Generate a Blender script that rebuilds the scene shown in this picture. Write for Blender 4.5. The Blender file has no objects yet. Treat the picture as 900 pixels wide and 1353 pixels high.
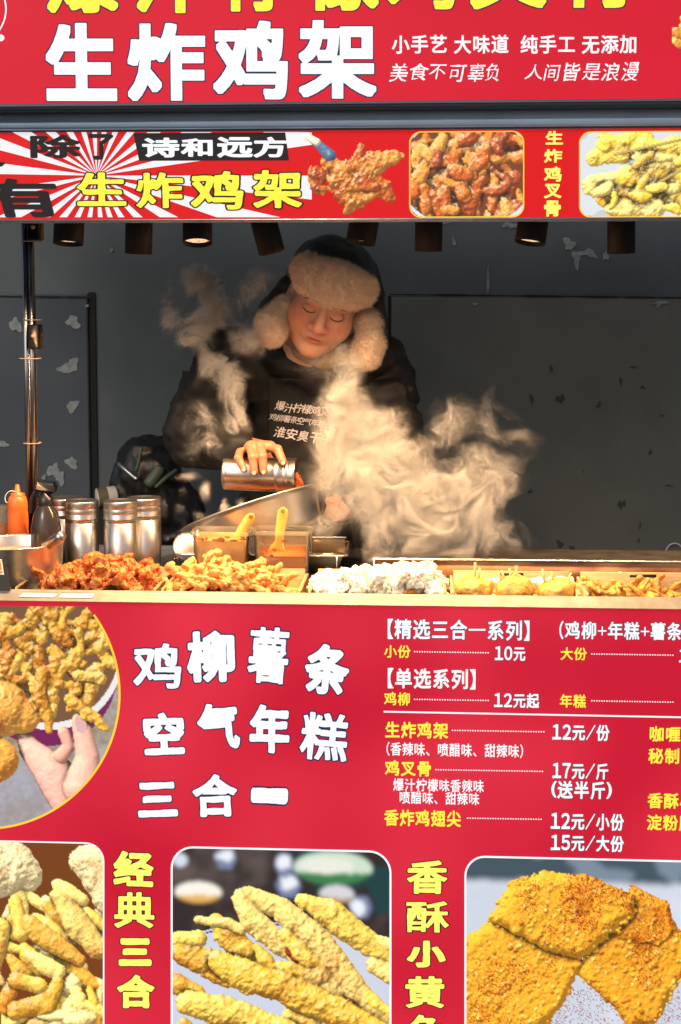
import bpy, math, random
import numpy as np
from mathutils import Vector, Matrix, Euler
from mathutils.bvhtree import BVHTree

SC = bpy.context.scene
COL = SC.collection
GZ = -.20                                   # ground level
R = math.radians

# ------------------------------------------------------------------ camera
W0, H0, FPX = 900.0, 1353.0, 1920.0
CAM = Vector((0.196, -3.2, 1.6)); YAW = R(3.5); TILT = R(5.0); SHY = -0.080
cam = bpy.data.cameras.new('camera'); camo = bpy.data.objects.new('camera', cam); COL.objects.link(camo)
cam.sensor_fit = 'VERTICAL'; cam.sensor_height = 24; cam.lens = 24*FPX/H0; cam.shift_y = SHY
cam.clip_start = 0.05; cam.clip_end = 400
CR = Matrix.Rotation(YAW, 3, 'Z') @ Matrix.Rotation(math.pi/2-TILT, 3, 'X')
camo.matrix_world = Matrix.Translation(CAM) @ CR.to_4x4()
SC.camera = camo
def at(px, py, Y):
    d = CR @ Vector(((px-W0/2)/FPX, (H0/2-py)/FPX + SHY*H0/FPX, -1))
    return CAM + d*((Y-CAM.y)/d.y)
def sc_at(Y): return FPX/(Y+3.2)

# ------------------------------------------------------------------ world, sun, exposure
w = bpy.data.worlds.new('World'); SC.world = w; w.use_nodes = True
nt = w.node_tree; bg = nt.nodes['Background']; sky = nt.nodes.new('ShaderNodeTexSky')
sky.sky_type = 'NISHITA'; sky.sun_disc = False; sky.sun_elevation = R(32); sky.sun_rotation = R(200)
sky.air_density = 1.2; sky.dust_density = 3.0
nt.links.new(sky.outputs[0], bg.inputs[0]); bg.inputs[1].default_value = 0.10
sl = bpy.data.lights.new('sun', 'SUN'); sl.energy = 0.6; sl.angle = R(14); sl.color = (1, .96, .9)
so = bpy.data.objects.new('sun', sl); COL.objects.link(so)
so.rotation_euler = (R(58), 0, R(-20)); so.location = (0, -6, 6)
SC.view_settings.view_transform = 'Standard'; SC.view_settings.look = 'None'
SC.view_settings.exposure = 0.0; SC.view_settings.gamma = 1.0
SC.cycles.max_bounces = 7; SC.cycles.transparent_max_bounces = 12
SC.cycles.volume_bounces = 1; SC.cycles.sample_clamp_indirect = 4
SC.cycles.volume_step_rate = 1.0
SPOT_W = 27.0; SPOT_COL = (1.0, .60, .28)

rng = np.random.RandomState(7); random.seed(7)

# ------------------------------------------------------------------ materials
def lin(r, g, b):
    f = lambda c: (c/12.92 if c <= .04045 else ((c+.055)/1.055)**2.4)
    return (f(r/255), f(g/255), f(b/255))
def P(m): return m.node_tree.nodes['Principled BSDF']
def mat(name, col, rough=.6, metal=0., col2=None, scale=20., bump=0., bscale=60., emis=0., detail=6, trans=0., spec=.5, coat=0., lo=.35, hi=.65, sss=0., stretch=None, ior=None, rvar=0.):
    m = bpy.data.materials.new(name); m.use_nodes = True; n = m.node_tree; p = P(m)
    p.inputs['Base Color'].default_value = (*col, 1); p.inputs['Roughness'].default_value = rough
    p.inputs['Metallic'].default_value = metal; p.inputs['Specular IOR Level'].default_value = spec
    p.inputs['Transmission Weight'].default_value = trans; p.inputs['Coat Weight'].default_value = coat
    if ior: p.inputs['IOR'].default_value = ior
    if sss: p.inputs['Subsurface Weight'].default_value = sss; p.inputs['Subsurface Radius'].default_value = (.01, .004, .002); p.inputs['Subsurface Scale'].default_value = 1
    tc = n.nodes.new('ShaderNodeTexCoord'); vec = tc.outputs['Object']
    if stretch:
        mp = n.nodes.new('ShaderNodeMapping'); mp.inputs['Scale'].default_value = stretch
        n.links.new(vec, mp.inputs[0]); vec = mp.outputs[0]
    if col2 is not None:
        nz = n.nodes.new('ShaderNodeTexNoise'); nz.inputs['Scale'].default_value = scale; nz.inputs['Detail'].default_value = detail
        rp = n.nodes.new('ShaderNodeValToRGB'); rp.color_ramp.elements[0].position = lo; rp.color_ramp.elements[1].position = hi
        rp.color_ramp.elements[0].color = (*col, 1); rp.color_ramp.elements[1].color = (*col2, 1)
        n.links.new(vec, nz.inputs['Vector']); n.links.new(nz.outputs[0], rp.inputs[0]); n.links.new(rp.outputs[0], p.inputs['Base Color'])
        if emis: n.links.new(rp.outputs[0], p.inputs['Emission Color'])
    elif emis: p.inputs['Emission Color'].default_value = (*col, 1)
    p.inputs['Emission Strength'].default_value = emis
    if rvar:
        nr = n.nodes.new('ShaderNodeTexNoise'); nr.inputs['Scale'].default_value = 35; nr.inputs['Detail'].default_value = 8
        mr = n.nodes.new('ShaderNodeMapRange'); mr.inputs['To Min'].default_value = max(0, rough-rvar); mr.inputs['To Max'].default_value = rough+rvar
        n.links.new(vec, nr.inputs['Vector']); n.links.new(nr.outputs[0], mr.inputs[0]); n.links.new(mr.outputs[0], p.inputs['Roughness'])
    if bump:
        nb = n.nodes.new('ShaderNodeTexNoise'); nb.inputs['Scale'].default_value = bscale; nb.inputs['Detail'].default_value = 6
        bp = n.nodes.new('ShaderNodeBump'); bp.inputs['Strength'].default_value = bump; bp.inputs['Distance'].default_value = .004
        n.links.new(vec, nb.inputs['Vector']); n.links.new(nb.outputs[0], bp.inputs['Height']); n.links.new(bp.outputs[0], p.inputs['Normal'])
    return m
def attr_mat(name, attr='print', emis=.82, base=.3, rough=.45, bump=0., bscale=200, sss=0):
    m = bpy.data.materials.new(name); m.use_nodes = True; n = m.node_tree; p = P(m)
    a = n.nodes.new('ShaderNodeAttribute'); a.attribute_name = attr
    mx = n.nodes.new('ShaderNodeVectorMath'); mx.operation = 'SCALE'; mx.inputs[3].default_value = base
    n.links.new(a.outputs['Color'], mx.inputs[0]); n.links.new(mx.outputs[0], p.inputs['Base Color'])
    p.inputs['Roughness'].default_value = rough
    if emis:
        n.links.new(a.outputs['Color'], p.inputs['Emission Color']); p.inputs['Emission Strength'].default_value = emis
    if sss: p.inputs['Subsurface Weight'].default_value = sss; p.inputs['Subsurface Radius'].default_value = (.012, .004, .002); p.inputs['Subsurface Scale'].default_value = 1
    if bump:
        nb = n.nodes.new('ShaderNodeTexNoise'); nb.inputs['Scale'].default_value = bscale
        bp = n.nodes.new('ShaderNodeBump'); bp.inputs['Strength'].default_value = bump; bp.inputs['Distance'].default_value = .003
        n.links.new(nb.outputs[0], bp.inputs['Height']); n.links.new(bp.outputs[0], p.inputs['Normal'])
    return m
def sign_mat(name, c, e=.7, c2=None, scale=1.6):
    m = mat(name, c, rough=.5, emis=e, col2=c2, scale=scale, detail=1, spec=.25); p = P(m); n = m.node_tree   # translucent print: reflects less than it transmits
    b = p.inputs['Base Color']; mx = n.nodes.new('ShaderNodeVectorMath'); mx.operation = 'SCALE'; mx.inputs[3].default_value = .42; mx.inputs[0].default_value = c
    if b.links: n.links.new(b.links[0].from_socket, mx.inputs[0])
    n.links.new(mx.outputs[0], b); return m
M = {}
M['red_header'] = sign_mat('red_header', lin(200, 12, 40), .80, lin(214, 22, 50))
M['red_banner'] = sign_mat('red_banner', lin(216, 14, 24), .8)
M['red_menu'] = sign_mat('red_menu', lin(198, 20, 50), .78, lin(222, 46, 68), 2.2)
M['sign_white'] = sign_mat('sign_white', (.84, .89, .93), .88)
M['sign_white_soft'] = sign_mat('sign_white_soft', (.84, .86, .9), .8)
M['sign_yellow'] = sign_mat('sign_yellow', lin(250, 232, 70), .9)
M['sign_yellow_pale'] = sign_mat('sign_yellow_pale', lin(250, 238, 110), .9)
M['sign_black'] = sign_mat('sign_black', lin(38, 32, 40), .35)
M['sign_navy'] = sign_mat('sign_navy', lin(30, 45, 88), .6)
M['sign_gold'] = sign_mat('sign_gold', lin(245, 200, 60), .9)
M['print'] = attr_mat('backlit_photo_print')
M['steel'] = mat('brushed_steel', (.62, .60, .57), rough=.24, metal=1, bump=.10, bscale=40, stretch=(1, 1, 30), rvar=.09)
M['steel_side'] = mat('brushed_steel_round', (.46, .44, .42), rough=.31, metal=1, bump=.05, bscale=30, rvar=.08)
M['steel_bowl'] = mat('spun_steel', (.66, .64, .61), rough=.33, metal=.92, bump=.08, bscale=25, rvar=.08)
M['chrome'] = mat('chrome', (.34, .35, .38), rough=.24, metal=1, bump=.04, bscale=14)
M['alu'] = mat('blue_grey_aluminium', (.42, .55, .78), rough=.45, metal=.2, col2=(.34, .45, .62), scale=4, bump=.05)
M['alu_dark'] = mat('dark_aluminium', (.05, .06, .075), rough=.4, metal=.5)
M['trim'] = mat('cream_metal_trim', (.38, .34, .27), rough=.45, metal=.2, col2=(.29, .25, .19), scale=25, bump=.15, bscale=30)
M['rust'] = mat('grease_stained_steel', (.17, .055, .016), rough=.4, metal=.3, col2=(.40, .19, .07), scale=9, bump=.2, bscale=40, lo=.38, hi=.6, stretch=(1, 1, 2.5))
M['wood'] = mat('pale_wood', (.62, .44, .22), rough=.55, col2=(.50, .33, .15), scale=18, bump=.15, stretch=(1, 6, 6))
M['wall'] = mat('dark_grey_painted_wall', (.050, .062, .084), rough=.8, col2=(.085, .100, .122), scale=2.2, bump=.35, bscale=26, detail=12, lo=.3, hi=.75)
M['wall_r'] = mat('dark_grey_wall_panel', (.100, .112, .110), rough=.8, col2=(.155, .166, .158), scale=3.0, bump=.4, bscale=22, detail=12, lo=.3, hi=.75)
M['wall_mid'] = mat('wall_lightened_for_shade', (.074, .093, .110), rough=.85, col2=(.118, .138, .152), scale=2.4, bump=.4, bscale=24, detail=12, lo=.3, hi=.75)  # copy of the wall colour, lightened to offset shade under the canopy
M['plaster'] = mat('pale_plaster', (.30, .335, .34), rough=.9, col2=(.20, .23, .24), scale=40, bump=.3)
M['joint'] = mat('dark_joint', (.012, .014, .016), rough=.9)
M['dirt'] = mat('dark_stain', (.050, .054, .052), rough=.9)
M['blackmetal'] = mat('black_lamp_housing', (.010, .009, .012), rough=.5, spec=.2, bump=.03)
M['lens'] = mat('glowing_lamp_lens', (1, .74, .46), emis=1.0, col2=(.45, .28, .14), scale=160, lo=.45, hi=.6)
M['plastic_black'] = mat('black_plastic', (.012, .012, .013), rough=.3)
M['clear'] = mat('cloudy_clear_plastic', (.97, .88, .72), rough=.08, trans=.93, ior=1.1, bump=.03, bscale=20)
M['glass_dark'] = mat('smoky_bottle_plastic', (.028, .022, .022), rough=.16)
M['orange_plastic'] = mat('orange_squeeze_plastic', (.85, .16, .03), rough=.35, sss=.2)
M['sauce'] = mat('brown_sauce', (.40, .10, .015), rough=.25, col2=(.55, .17, .03), scale=14, bump=.2)
M['sauce_pale'] = mat('pale_brown_sauce', (.70, .40, .13), rough=.4, col2=(.50, .22, .05), scale=16, bump=.2)
M['smear'] = mat('sauce_smear', (.45, .19, .05), rough=.5, col2=(.32, .10, .02), scale=30)
M['yellow_plastic'] = mat('yellow_plastic', (.88, .60, .12), rough=.38, col2=(.80, .50, .09), scale=20)
M['jacket'] = mat('black_padded_cloth', (.0065, .0062, .0068), rough=.62, spec=.35, col2=(.0125, .0115, .012), scale=9, bump=.35, bscale=16)
M['apron'] = mat('black_apron_cloth', (.008, .007, .008), rough=.85, bump=.3, bscale=40)
M['hatcloth'] = mat('black_hat_shell', (.016, .014, .013), rough=.5, col2=(.03, .026, .022), scale=30, bump=.3)
M['fur'] = mat('cream_fur', (.80, .62, .49), rough=.95, col2=(.90, .74, .60), scale=60, bump=.6, bscale=150)
M['skin'] = attr_mat('skin', 'tint', emis=0, base=1, rough=.42, bump=.12, bscale=350, sss=.12)
M['lips'] = mat('lips', (.48, .11, .10), rough=.35, sss=.1)
M['lash'] = mat('lash', (.022, .012, .010), rough=.6)
M['brow'] = mat('brow', (.05, .026, .018), rough=.8)
M['nail'] = mat('fingernail', (.66, .36, .27), rough=.25)
M['scarf'] = mat('brown_fleece', (.30, .20, .13), rough=.9, col2=(.20, .13, .08), scale=50, bump=.5)
M['coat_text'] = mat('white_print_on_cloth', (.62, .58, .58), rough=.8)
M['trouser'] = mat('dark_trouser', (.02, .022, .03), rough=.85)
M['chicken'] = mat('orange_fried_batter', (.62, .19, .035), rough=.36, col2=(.34, .055, .010), scale=55, bump=.9, bscale=130, detail=8, lo=.38, hi=.68)
M['strips'] = mat('golden_orange_batter', (.78, .37, .11), rough=.40, col2=(.56, .17, .035), scale=50, bump=.9, bscale=120, detail=8, lo=.38, hi=.7)
M['floured'] = mat('white_floured_batter', (.90, .86, .76), rough=.75, col2=(.84, .66, .46), scale=38, bump=.9, bscale=130, detail=8, lo=.5, hi=.74)
M['cake'] = mat('yellow_fried_cake', (.78, .46, .10), rough=.42, col2=(.60, .28, .05), scale=32, bump=.6, bscale=120)
M['golden'] = mat('golden_fried_strip', (.74, .42, .09), rough=.45, col2=(.50, .22, .04), scale=60, bump=.9, bscale=140)
M['skewer'] = mat('bamboo_pick', (.80, .55, .24), rough=.6)
M['powder'] = mat('red_chilli_powder', (.60, .10, .02), rough=.9, col2=(.8, .25, .04), scale=200)
M['paper'] = mat('white_paper', (.72, .70, .66), rough=.7)
M['green_print'] = mat('green_print', (.03, .12, .08), rough=.7)
M['orange_print'] = mat('orange_print', (.7, .16, .03), rough=.7)
M['copper'] = mat('beige_tie', (.55, .35, .22), rough=.4)
M['bag'] = mat('black_glossy_nylon', (.012, .012, .013), rough=.32, bump=.4, bscale=12)
M['bag_green'] = mat('grey_green_strip', (.09, .14, .115), rough=.45)
M['ground'] = mat('grey_paving', (.10, .10, .10), rough=.85, col2=(.16, .155, .15), scale=6, bump=.3)
M['joint_grey'] = mat('paving_joint', (.05, .05, .05), rough=.9)
M['white_cord'] = mat('white_cord', (.6, .6, .64), rough=.5)
M['counter'] = mat('grimy_counter_steel', (.36, .32, .27), rough=.35, metal=.9, col2=(.22, .17, .12), scale=14, bump=.1)
M['water'] = mat('greasy_pan_bottom', (.20, .13, .07), rough=.3, metal=.5)

# ------------------------------------------------------------------ object helpers
def _mesh(name, V, F, m, smooth=True, tint=None, attr='tint'):
    me = bpy.data.meshes.new(name)
    V = np.asarray(V, dtype=np.float32).reshape(-1, 3)
    if isinstance(F, np.ndarray) and F.ndim == 2:
        n, k = F.shape
        me.vertices.add(len(V)); me.vertices.foreach_set('co', V.ravel())
        me.loops.add(n*k); me.loops.foreach_set('vertex_index', F.astype(np.int32).ravel())
        me.polygons.add(n); me.polygons.foreach_set('loop_start', np.arange(0, n*k, k, dtype=np.int32))
        me.update(calc_edges=True)
    else:
        me.from_pydata(V.tolist(), [], F)
    if smooth: me.polygons.foreach_set('use_smooth', np.ones(len(me.polygons), dtype=bool))
    if tint is not None:
        a = me.color_attributes.new(attr, 'FLOAT_COLOR', 'POINT')
        a.data.foreach_set('color', np.hstack([tint, np.ones((len(V), 1))]).astype(np.float32).ravel())
    me.materials.append(m); me.update()
    return me
def thing(name, label, cat, loc=(0, 0, 0), group=None):
    o = bpy.data.objects.new(name, None); COL.objects.link(o); o.location = loc; o.empty_display_size = .05
    o['label'] = label; o['category'] = cat
    if group: o['group'] = group
    return o
def wloc(o):
    v = Vector((0, 0, 0))
    while o is not None: v += o.location; o = o.parent
    return v
def part(name, VF, m, parent=None, smooth=True, tint=None, label=None, attr='tint', kind=None):
    V, F = VF; V = np.asarray(V, dtype=np.float64).reshape(-1, 3)
    if parent is None: base = Vector((float(V[:, 0].mean()), float(V[:, 1].mean()), float(V[:, 2].min()))); pw = Vector()
    else: pw = wloc(parent); base = pw
    me = _mesh(name, V-np.array(base), F, m, smooth, tint, attr)
    o = bpy.data.objects.new(name, me); COL.objects.link(o)
    if parent is None: o.location = base
    else: o.parent = parent
    if label: o['label'] = label
    if kind: o['kind'] = kind
    return o
def tag(o, label, cat, group=None, kind=None):
    o['label'] = label; o['category'] = cat
    if group: o['group'] = group
    if kind: o['kind'] = kind
    return o
def struct(name, VF, m, parent=None, smooth=False):
    o = part(name, VF, m, parent, smooth)
    if parent is None: o['kind'] = 'structure'
    return o
def join(*vfs):
    V = []; F = []; n = 0
    for v, f in vfs:
        v = np.asarray(v).reshape(-1, 3); V.append(v); F += [[int(i)+n for i in q] for q in f]; n += len(v)
    return np.vstack(V), F
def box(x0, x1, y0, y1, z0, z1, b=0.):
    if b <= 0:
        V = [(x, y, z) for x in (x0, x1) for y in (y0, y1) for z in (z0, z1)]
        return np.array(V, float), [(0, 1, 3, 2), (4, 6, 7, 5), (0, 4, 5, 1), (2, 3, 7, 6), (0, 2, 6, 4), (1, 5, 7, 3)]
    V = []; F = []                       # box with chamfered edges
    c = [(x0, x1), (y0, y1), (z0, z1)]
    idx = {}
    for i in range(8):
        s = [(i >> k) & 1 for k in range(3)]
        for ax in range(3):
            p = [0, 0, 0]
            for k in range(3):
                full = c[k][s[k]]; inn = full + (b if s[k] == 0 else -b)
                p[k] = full if k == ax else inn
            idx[(i, ax)] = len(V); V.append(p)
    for ax in range(3):
        o1, o2 = [(1, 2), (2, 0), (0, 1)][ax]
        for s in (0, 1):
            q = []
            for a, b2 in ((0, 0), (1, 0), (1, 1), (0, 1)):
                i = (s << ax) | (a << o1) | (b2 << o2); q.append(idx[(i, ax)])
            F.append(q if s else q[::-1])
    for ax in range(3):
        o1, o2 = [(1, 2), (2, 0), (0, 1)][ax]
        for a in (0, 1):
            for b2 in (0, 1):
                i0 = (a << o1) | (b2 << o2); i1 = i0 | (1 << ax)
                F.append([idx[(i0, o1)], idx[(i1, o1)], idx[(i1, o2)], idx[(i0, o2)]])
    for i in range(8): F.append([idx[(i, 0)], idx[(i, 1)], idx[(i, 2)]])
    return np.array(V, float), F
def frame_to(axis):
    z = Vector(axis).normalized(); x = z.orthogonal().normalized(); y = z.cross(x)
    return Matrix((x, y, z)).transposed()
def xf(VF, rot=None, loc=(0, 0, 0), scale=1.):
    V, F = VF; V = np.asarray(V, float)*scale
    if rot is not None: V = V @ np.array(rot).T
    return V+np.array(loc), F
def lathe(prof, n=40, closed=False):
    V = []; F = []; k = len(prof)
    for i in range(n):
        a = 2*math.pi*i/n
        for r, z in prof: V.append((r*math.cos(a), r*math.sin(a), z))
    for i in range(n):
        j = (i+1) % n
        for q in range(k-1):
            F.append((i*k+q, j*k+q, j*k+q+1, i*k+q+1))
    return np.array(V, float), F
def tube(pts, r, n=10, cap=True):
    pts = [Vector(p) for p in pts]; m = len(pts); rr = r if hasattr(r, '__len__') else [r]*m
    V = []; F = []; pu = None
    for i, p in enumerate(pts):
        t = (pts[min(i+1, m-1)]-pts[max(i-1, 0)]).normalized()
        u = (pu - t*pu.dot(t)).normalized() if pu is not None and (pu-t*pu.dot(t)).length > 1e-4 else t.orthogonal().normalized()
        pu = u; v = t.cross(u)
        for k in range(n):
            a = 2*math.pi*k/n; V.append(p+(u*math.cos(a)+v*math.sin(a))*rr[i])
    for i in range(m-1):
        for k in range(n):
            a = i*n+k; b = i*n+(k+1) % n; F.append((a, b, b+n, a+n))
    if cap: F.append(list(range(n))[::-1]); F.append([(m-1)*n+k for k in range(n)])
    return np.array([tuple(v) for v in V]), F
def spline(pts, n=8):
    P_ = [np.array(p, float) for p in pts]; out = []
    Q = [2*P_[0]-P_[1]]+P_+[2*P_[-1]-P_[-2]]
    for i in range(1, len(Q)-2):
        for k in range(n):
            t = k/n
            out.append(.5*((2*Q[i])+(-Q[i-1]+Q[i+1])*t+(2*Q[i-1]-5*Q[i]+4*Q[i+1]-Q[i+2])*t*t+(-Q[i-1]+3*Q[i]-3*Q[i+1]+Q[i+2])*t**3))
    out.append(P_[-1]); return out

# ------------------------------------------------------------------ smooth noise fields
def noise2(h, w_, sx, sy=None, seed=0):
    """smooth value noise, feature size sx, sy in samples"""
    sy = sy or sx; r = np.random.RandomState(seed)
    gh, gw = int(h/sy)+3, int(w_/sx)+3; g = r.rand(gh, gw)*2-1
    y = np.arange(h)/sy; x = np.arange(w_)/sx
    yi = y.astype(int); xi = x.astype(int); fy = y-yi; fx = x-xi
    fy = (fy*fy*(3-2*fy))[:, None]; fx = (fx*fx*(3-2*fx))[None]
    a = g[yi][:, xi]; b = g[yi][:, xi+1]; c = g[yi+1][:, xi]; d = g[yi+1][:, xi+1]
    return (a*(1-fx)+b*fx)*(1-fy)+(c*(1-fx)+d*fx)*fy
def fbm2(h, w_, s, o=4, seed=0):
    t = 0; a = 1.
    for i in range(o):
        if s/2**i < 1: break
        t = t+a*noise2(h, w_, s/2**i, seed=seed+i*17); a *= .55
    return t
_NG = np.random.RandomState(3).rand(32, 32, 32).astype(np.float32)*2-1
def noise3(p, g=_NG):
    """tri-linear lattice noise; p (...,3)"""
    N = g.shape[0]; q = np.floor(p).astype(np.int32); f = (p-q).astype(np.float32); f = f*f*(3-2*f)
    q0 = q % N; q1 = (q+1) % N
    x0, y0, z0 = q0[..., 0], q0[..., 1], q0[..., 2]; x1, y1, z1 = q1[..., 0], q1[..., 1], q1[..., 2]
    fx, fy, fz = f[..., 0], f[..., 1], f[..., 2]
    a = g[x0, y0, z0]*(1-fx)+g[x1, y0, z0]*fx; b = g[x0, y1, z0]*(1-fx)+g[x1, y1, z0]*fx
    c = g[x0, y0, z1]*(1-fx)+g[x1, y0, z1]*fx; d = g[x0, y1, z1]*(1-fx)+g[x1, y1, z1]*fx
    return (a*(1-fy)+b*fy)*(1-fz)+(c*(1-fy)+d*fy)*fz
def fbm3(p, o=3):
    t = 0; a = 1.
    for i in range(o): t = t+a*noise3(p*(2.03**i)+i*7.3); a *= .5
    return t

# ------------------------------------------------------------------ signed distance modelling (surface nets)
def sd_ell(p, c, r, rot=None):
    q = p-np.array(c, np.float32)
    if rot is not None: q = q @ np.array(rot, np.float32)
    r = np.array(r, np.float32); k = np.sqrt(((q/r)**2).sum(-1)); k2 = np.sqrt(((q/(r*r))**2).sum(-1))+1e-9
    return k*(k-1)/k2
def sd_cap(p, a, b, ra, rb=None):
    rb = ra if rb is None else rb
    a = np.array(a, np.float32); b = np.array(b, np.float32); ab = b-a; q = p-a
    t = np.clip((q @ ab)/max(ab @ ab, 1e-9), 0, 1)
    return np.sqrt(((q-t[..., None]*ab)**2).sum(-1))-(ra+(rb-ra)*t)
def smin(a, b, k):
    h = np.clip(.5+.5*(b-a)/k, 0, 1); return b*(1-h)+a*h-k*h*(1-h)
def smax(a, b, k): return -smin(-a, -b, k)
def grid(lo, hi, h):
    ax = [np.arange(l, u+h, h, dtype=np.float32) for l, u in zip(lo, hi)]
    return np.stack(np.meshgrid(*ax, indexing='ij'), -1)
def snet(f, lo, h):
    s = f < 0; nx, ny, nz = f.shape
    cnt = np.zeros((nx-1, ny-1, nz-1), np.float32); acc = np.zeros((nx-1, ny-1, nz-1, 3), np.float32)
    for ax in range(3):
        sl0 = [slice(None)]*3; sl1 = [slice(None)]*3; sl0[ax] = slice(0, -1); sl1[ax] = slice(1, None)
        a = f[tuple(sl0)]; b = f[tuple(sl1)]; cr = (a < 0) != (b < 0)
        t = np.where(cr, a/np.where(cr, a-b, 1), 0).astype(np.float32)
        o1, o2 = [k for k in range(3) if k != ax]
        for d1 in (0, 1):
            for d2 in (0, 1):
                sl = [slice(None)]*3; sl[o1] = slice(d1, f.shape[o1]-1+d1); sl[o2] = slice(d2, f.shape[o2]-1+d2)
                c = cr[tuple(sl)]; tt = t[tuple(sl)]
                cnt += c; acc[..., ax] += tt*c; acc[..., o1] += d1*c; acc[..., o2] += d2*c
    act = cnt > 0; ids = -np.ones(act.shape, np.int32); ids[act] = np.arange(act.sum())
    ijk = np.argwhere(act).astype(np.float32)
    V = (ijk+acc[act]/cnt[act][:, None])*h+np.array(lo, np.float32)
    F = []
    for ax in range(3):
        sl0 = [slice(None)]*3; sl1 = [slice(None)]*3; sl0[ax] = slice(0, -1); sl1[ax] = slice(1, None)
        a = s[tuple(sl0)]; b = s[tuple(sl1)]; o1, o2 = (ax+1) % 3, (ax+2) % 3
        idx = np.argwhere(a != b)
        ok = (idx[:, o1] > 0) & (idx[:, o2] > 0) & (idx[:, o1] < act.shape[o1]) & (idx[:, o2] < act.shape[o2])
        idx = idx[ok]; sg = a[tuple(idx.T)]
        def cid(d1, d2):
            q = idx.copy(); q[:, o1] -= d1; q[:, o2] -= d2; return ids[tuple(q.T)]
        q = np.stack([cid(1, 1), cid(0, 1), cid(0, 0), cid(1, 0)], 1)
        q[~sg] = q[~sg][:, ::-1]; F.append(q)
    return V.astype(np.float64), np.vstack(F)

# ------------------------------------------------------------------ lettering: glyph outline -> distance field -> flat mesh
_gl = {}
def glyph_outline(ch):
    if ch in _gl: return _gl[ch]
    cu = bpy.data.curves.new('g', 'FONT'); cu.body = ch; cu.resolution_u = 4
    ob = bpy.data.objects.new('g', cu); me = bpy.data.meshes.new_from_object(ob)
    V = np.array([v.co[:2] for v in me.vertices], float).reshape(-1, 2); cnt = {}
    for p in me.polygons:
        for e in p.edge_keys: cnt[e] = cnt.get(e, 0)+1
    E_ = np.array([e for e, c in cnt.items() if c == 1], int).reshape(-1, 2)
    bpy.data.objects.remove(ob); bpy.data.curves.remove(cu); bpy.data.meshes.remove(me)
    _gl[ch] = (V[E_[:, 0]], V[E_[:, 1]]) if len(E_) else None
    return _gl[ch]
_sd = {}
def glyph_sdf(ch, n, block=False):
    k = (ch, n, block)
    if k in _sd: return _sd[k]
    A, B = glyph_outline(ch)
    lo = np.minimum(A, B).min(0)-.16; hi = np.maximum(A, B).max(0)+.16
    h = 1.0/n; xs = np.arange(lo[0], hi[0]+h, h); ys = np.arange(lo[1], hi[1]+h, h)
    X, Y = np.meshgrid(xs, ys); p = np.stack([X.ravel(), Y.ravel()], 1)
    d2 = np.full(len(p), 9.); dm = np.full(len(p), 3.); inside = np.zeros(len(p), bool)
    for a, b in zip(A, B):
        ab = b-a; q = p-a; t = np.clip(q @ ab/max(ab @ ab, 1e-12), 0, 1)
        vv = q-t[:, None]*ab; d2 = np.minimum(d2, (vv**2).sum(1))
        if block:
            for tt in np.linspace(0, 1, max(2, int(np.hypot(*ab)/.014)+1)): dm = np.minimum(dm, np.abs(p-(a+ab*tt)).max(1))
        if a[1] != b[1]:
            c = (a[1] > p[:, 1]) != (b[1] > p[:, 1])
            inside ^= c & (p[:, 0] < a[0]+(p[:, 1]-a[1])*ab[0]/ab[1])
    sd = (dm if block else np.sqrt(d2))*np.where(inside, -1, 1)
    _sd[k] = (sd.reshape(X.shape), xs, ys, (lo+.16, hi-.16)); return _sd[k]
def march(v, xs, ys):
    """filled region v>0"""
    V = []; F = []; vid = {}
    H_, W_ = v.shape; s = v > 0
    def cv(i, j):
        k = (i, j)
        if k not in vid: vid[k] = len(V); V.append((xs[j], ys[i]))
        return vid[k]
    def ev(i, j, i2, j2):
        k = (i, j, i2, j2)
        if k not in vid:
            a = v[i, j]; b = v[i2, j2]; t = a/(a-b); vid[k] = len(V)
            V.append((xs[j]+(xs[j2]-xs[j])*t, ys[i]+(ys[i2]-ys[i])*t))
        return vid[k]
    tot = s[:-1, :-1].astype(int)+s[:-1, 1:]+s[1:, 1:]+s[1:, :-1]
    for i in range(H_-1):
        row = tot[i]; j = 0
        if row.max() == 0: continue
        while j < W_-1:
            t = row[j]
            if t == 4:
                j0 = j
                while j < W_-1 and row[j] == 4: j += 1
                F.append((cv(i, j0), cv(i, j), cv(i+1, j), cv(i+1, j0))); continue
            if t:
                cs = [(i, j), (i, j+1), (i+1, j+1), (i+1, j)]; poly = []
                for k in range(4):
                    a = cs[k]; b = cs[(k+1) % 4]
                    if s[a]: poly.append(cv(*a))
                    if s[a] != s[b]:
                        e = (a, b) if a < b else (b, a); poly.append(ev(*e[0], *e[1]))
                if len(poly) > 2: F.append(poly)
            j += 1
    return np.array(V, float).reshape(-1, 2), F
_gm = {}
def glyph_mesh(ch, n, bold, wob=0., block=False):
    k = (ch, n, round(bold, 4), wob, block)
    if k in _gm: return _gm[k]
    sd, xs, ys, bb = glyph_sdf(ch, n, block); v = bold-sd
    if wob:
        v = v+wob*noise2(*v.shape, n*.2, seed=ord(ch) % 997)+wob*.35*noise2(*v.shape, n*.07, seed=ord(ch) % 991)
    V, F = march(v, xs, ys); _gm[k] = (V, F, bb); return _gm[k]
def char_geo(ch, x0, x1, y0, y1, Y, bold=.03, n=64, wob=0., rot=0., shear=0., block=False):
    """one character fitted to a box of the sign plane (x right, y down in photo pixels), at depth Y"""
    V, F, (lo, hi) = glyph_mesh(ch, n, bold, wob, block)
    lo = lo-bold*.9; hi = hi+bold*.9
    u = (V[:, 0]-lo[0])/max(hi[0]-lo[0], .02); q = (V[:, 1]-lo[1])/max(hi[1]-lo[1], .02)
    return u, q, F
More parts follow.
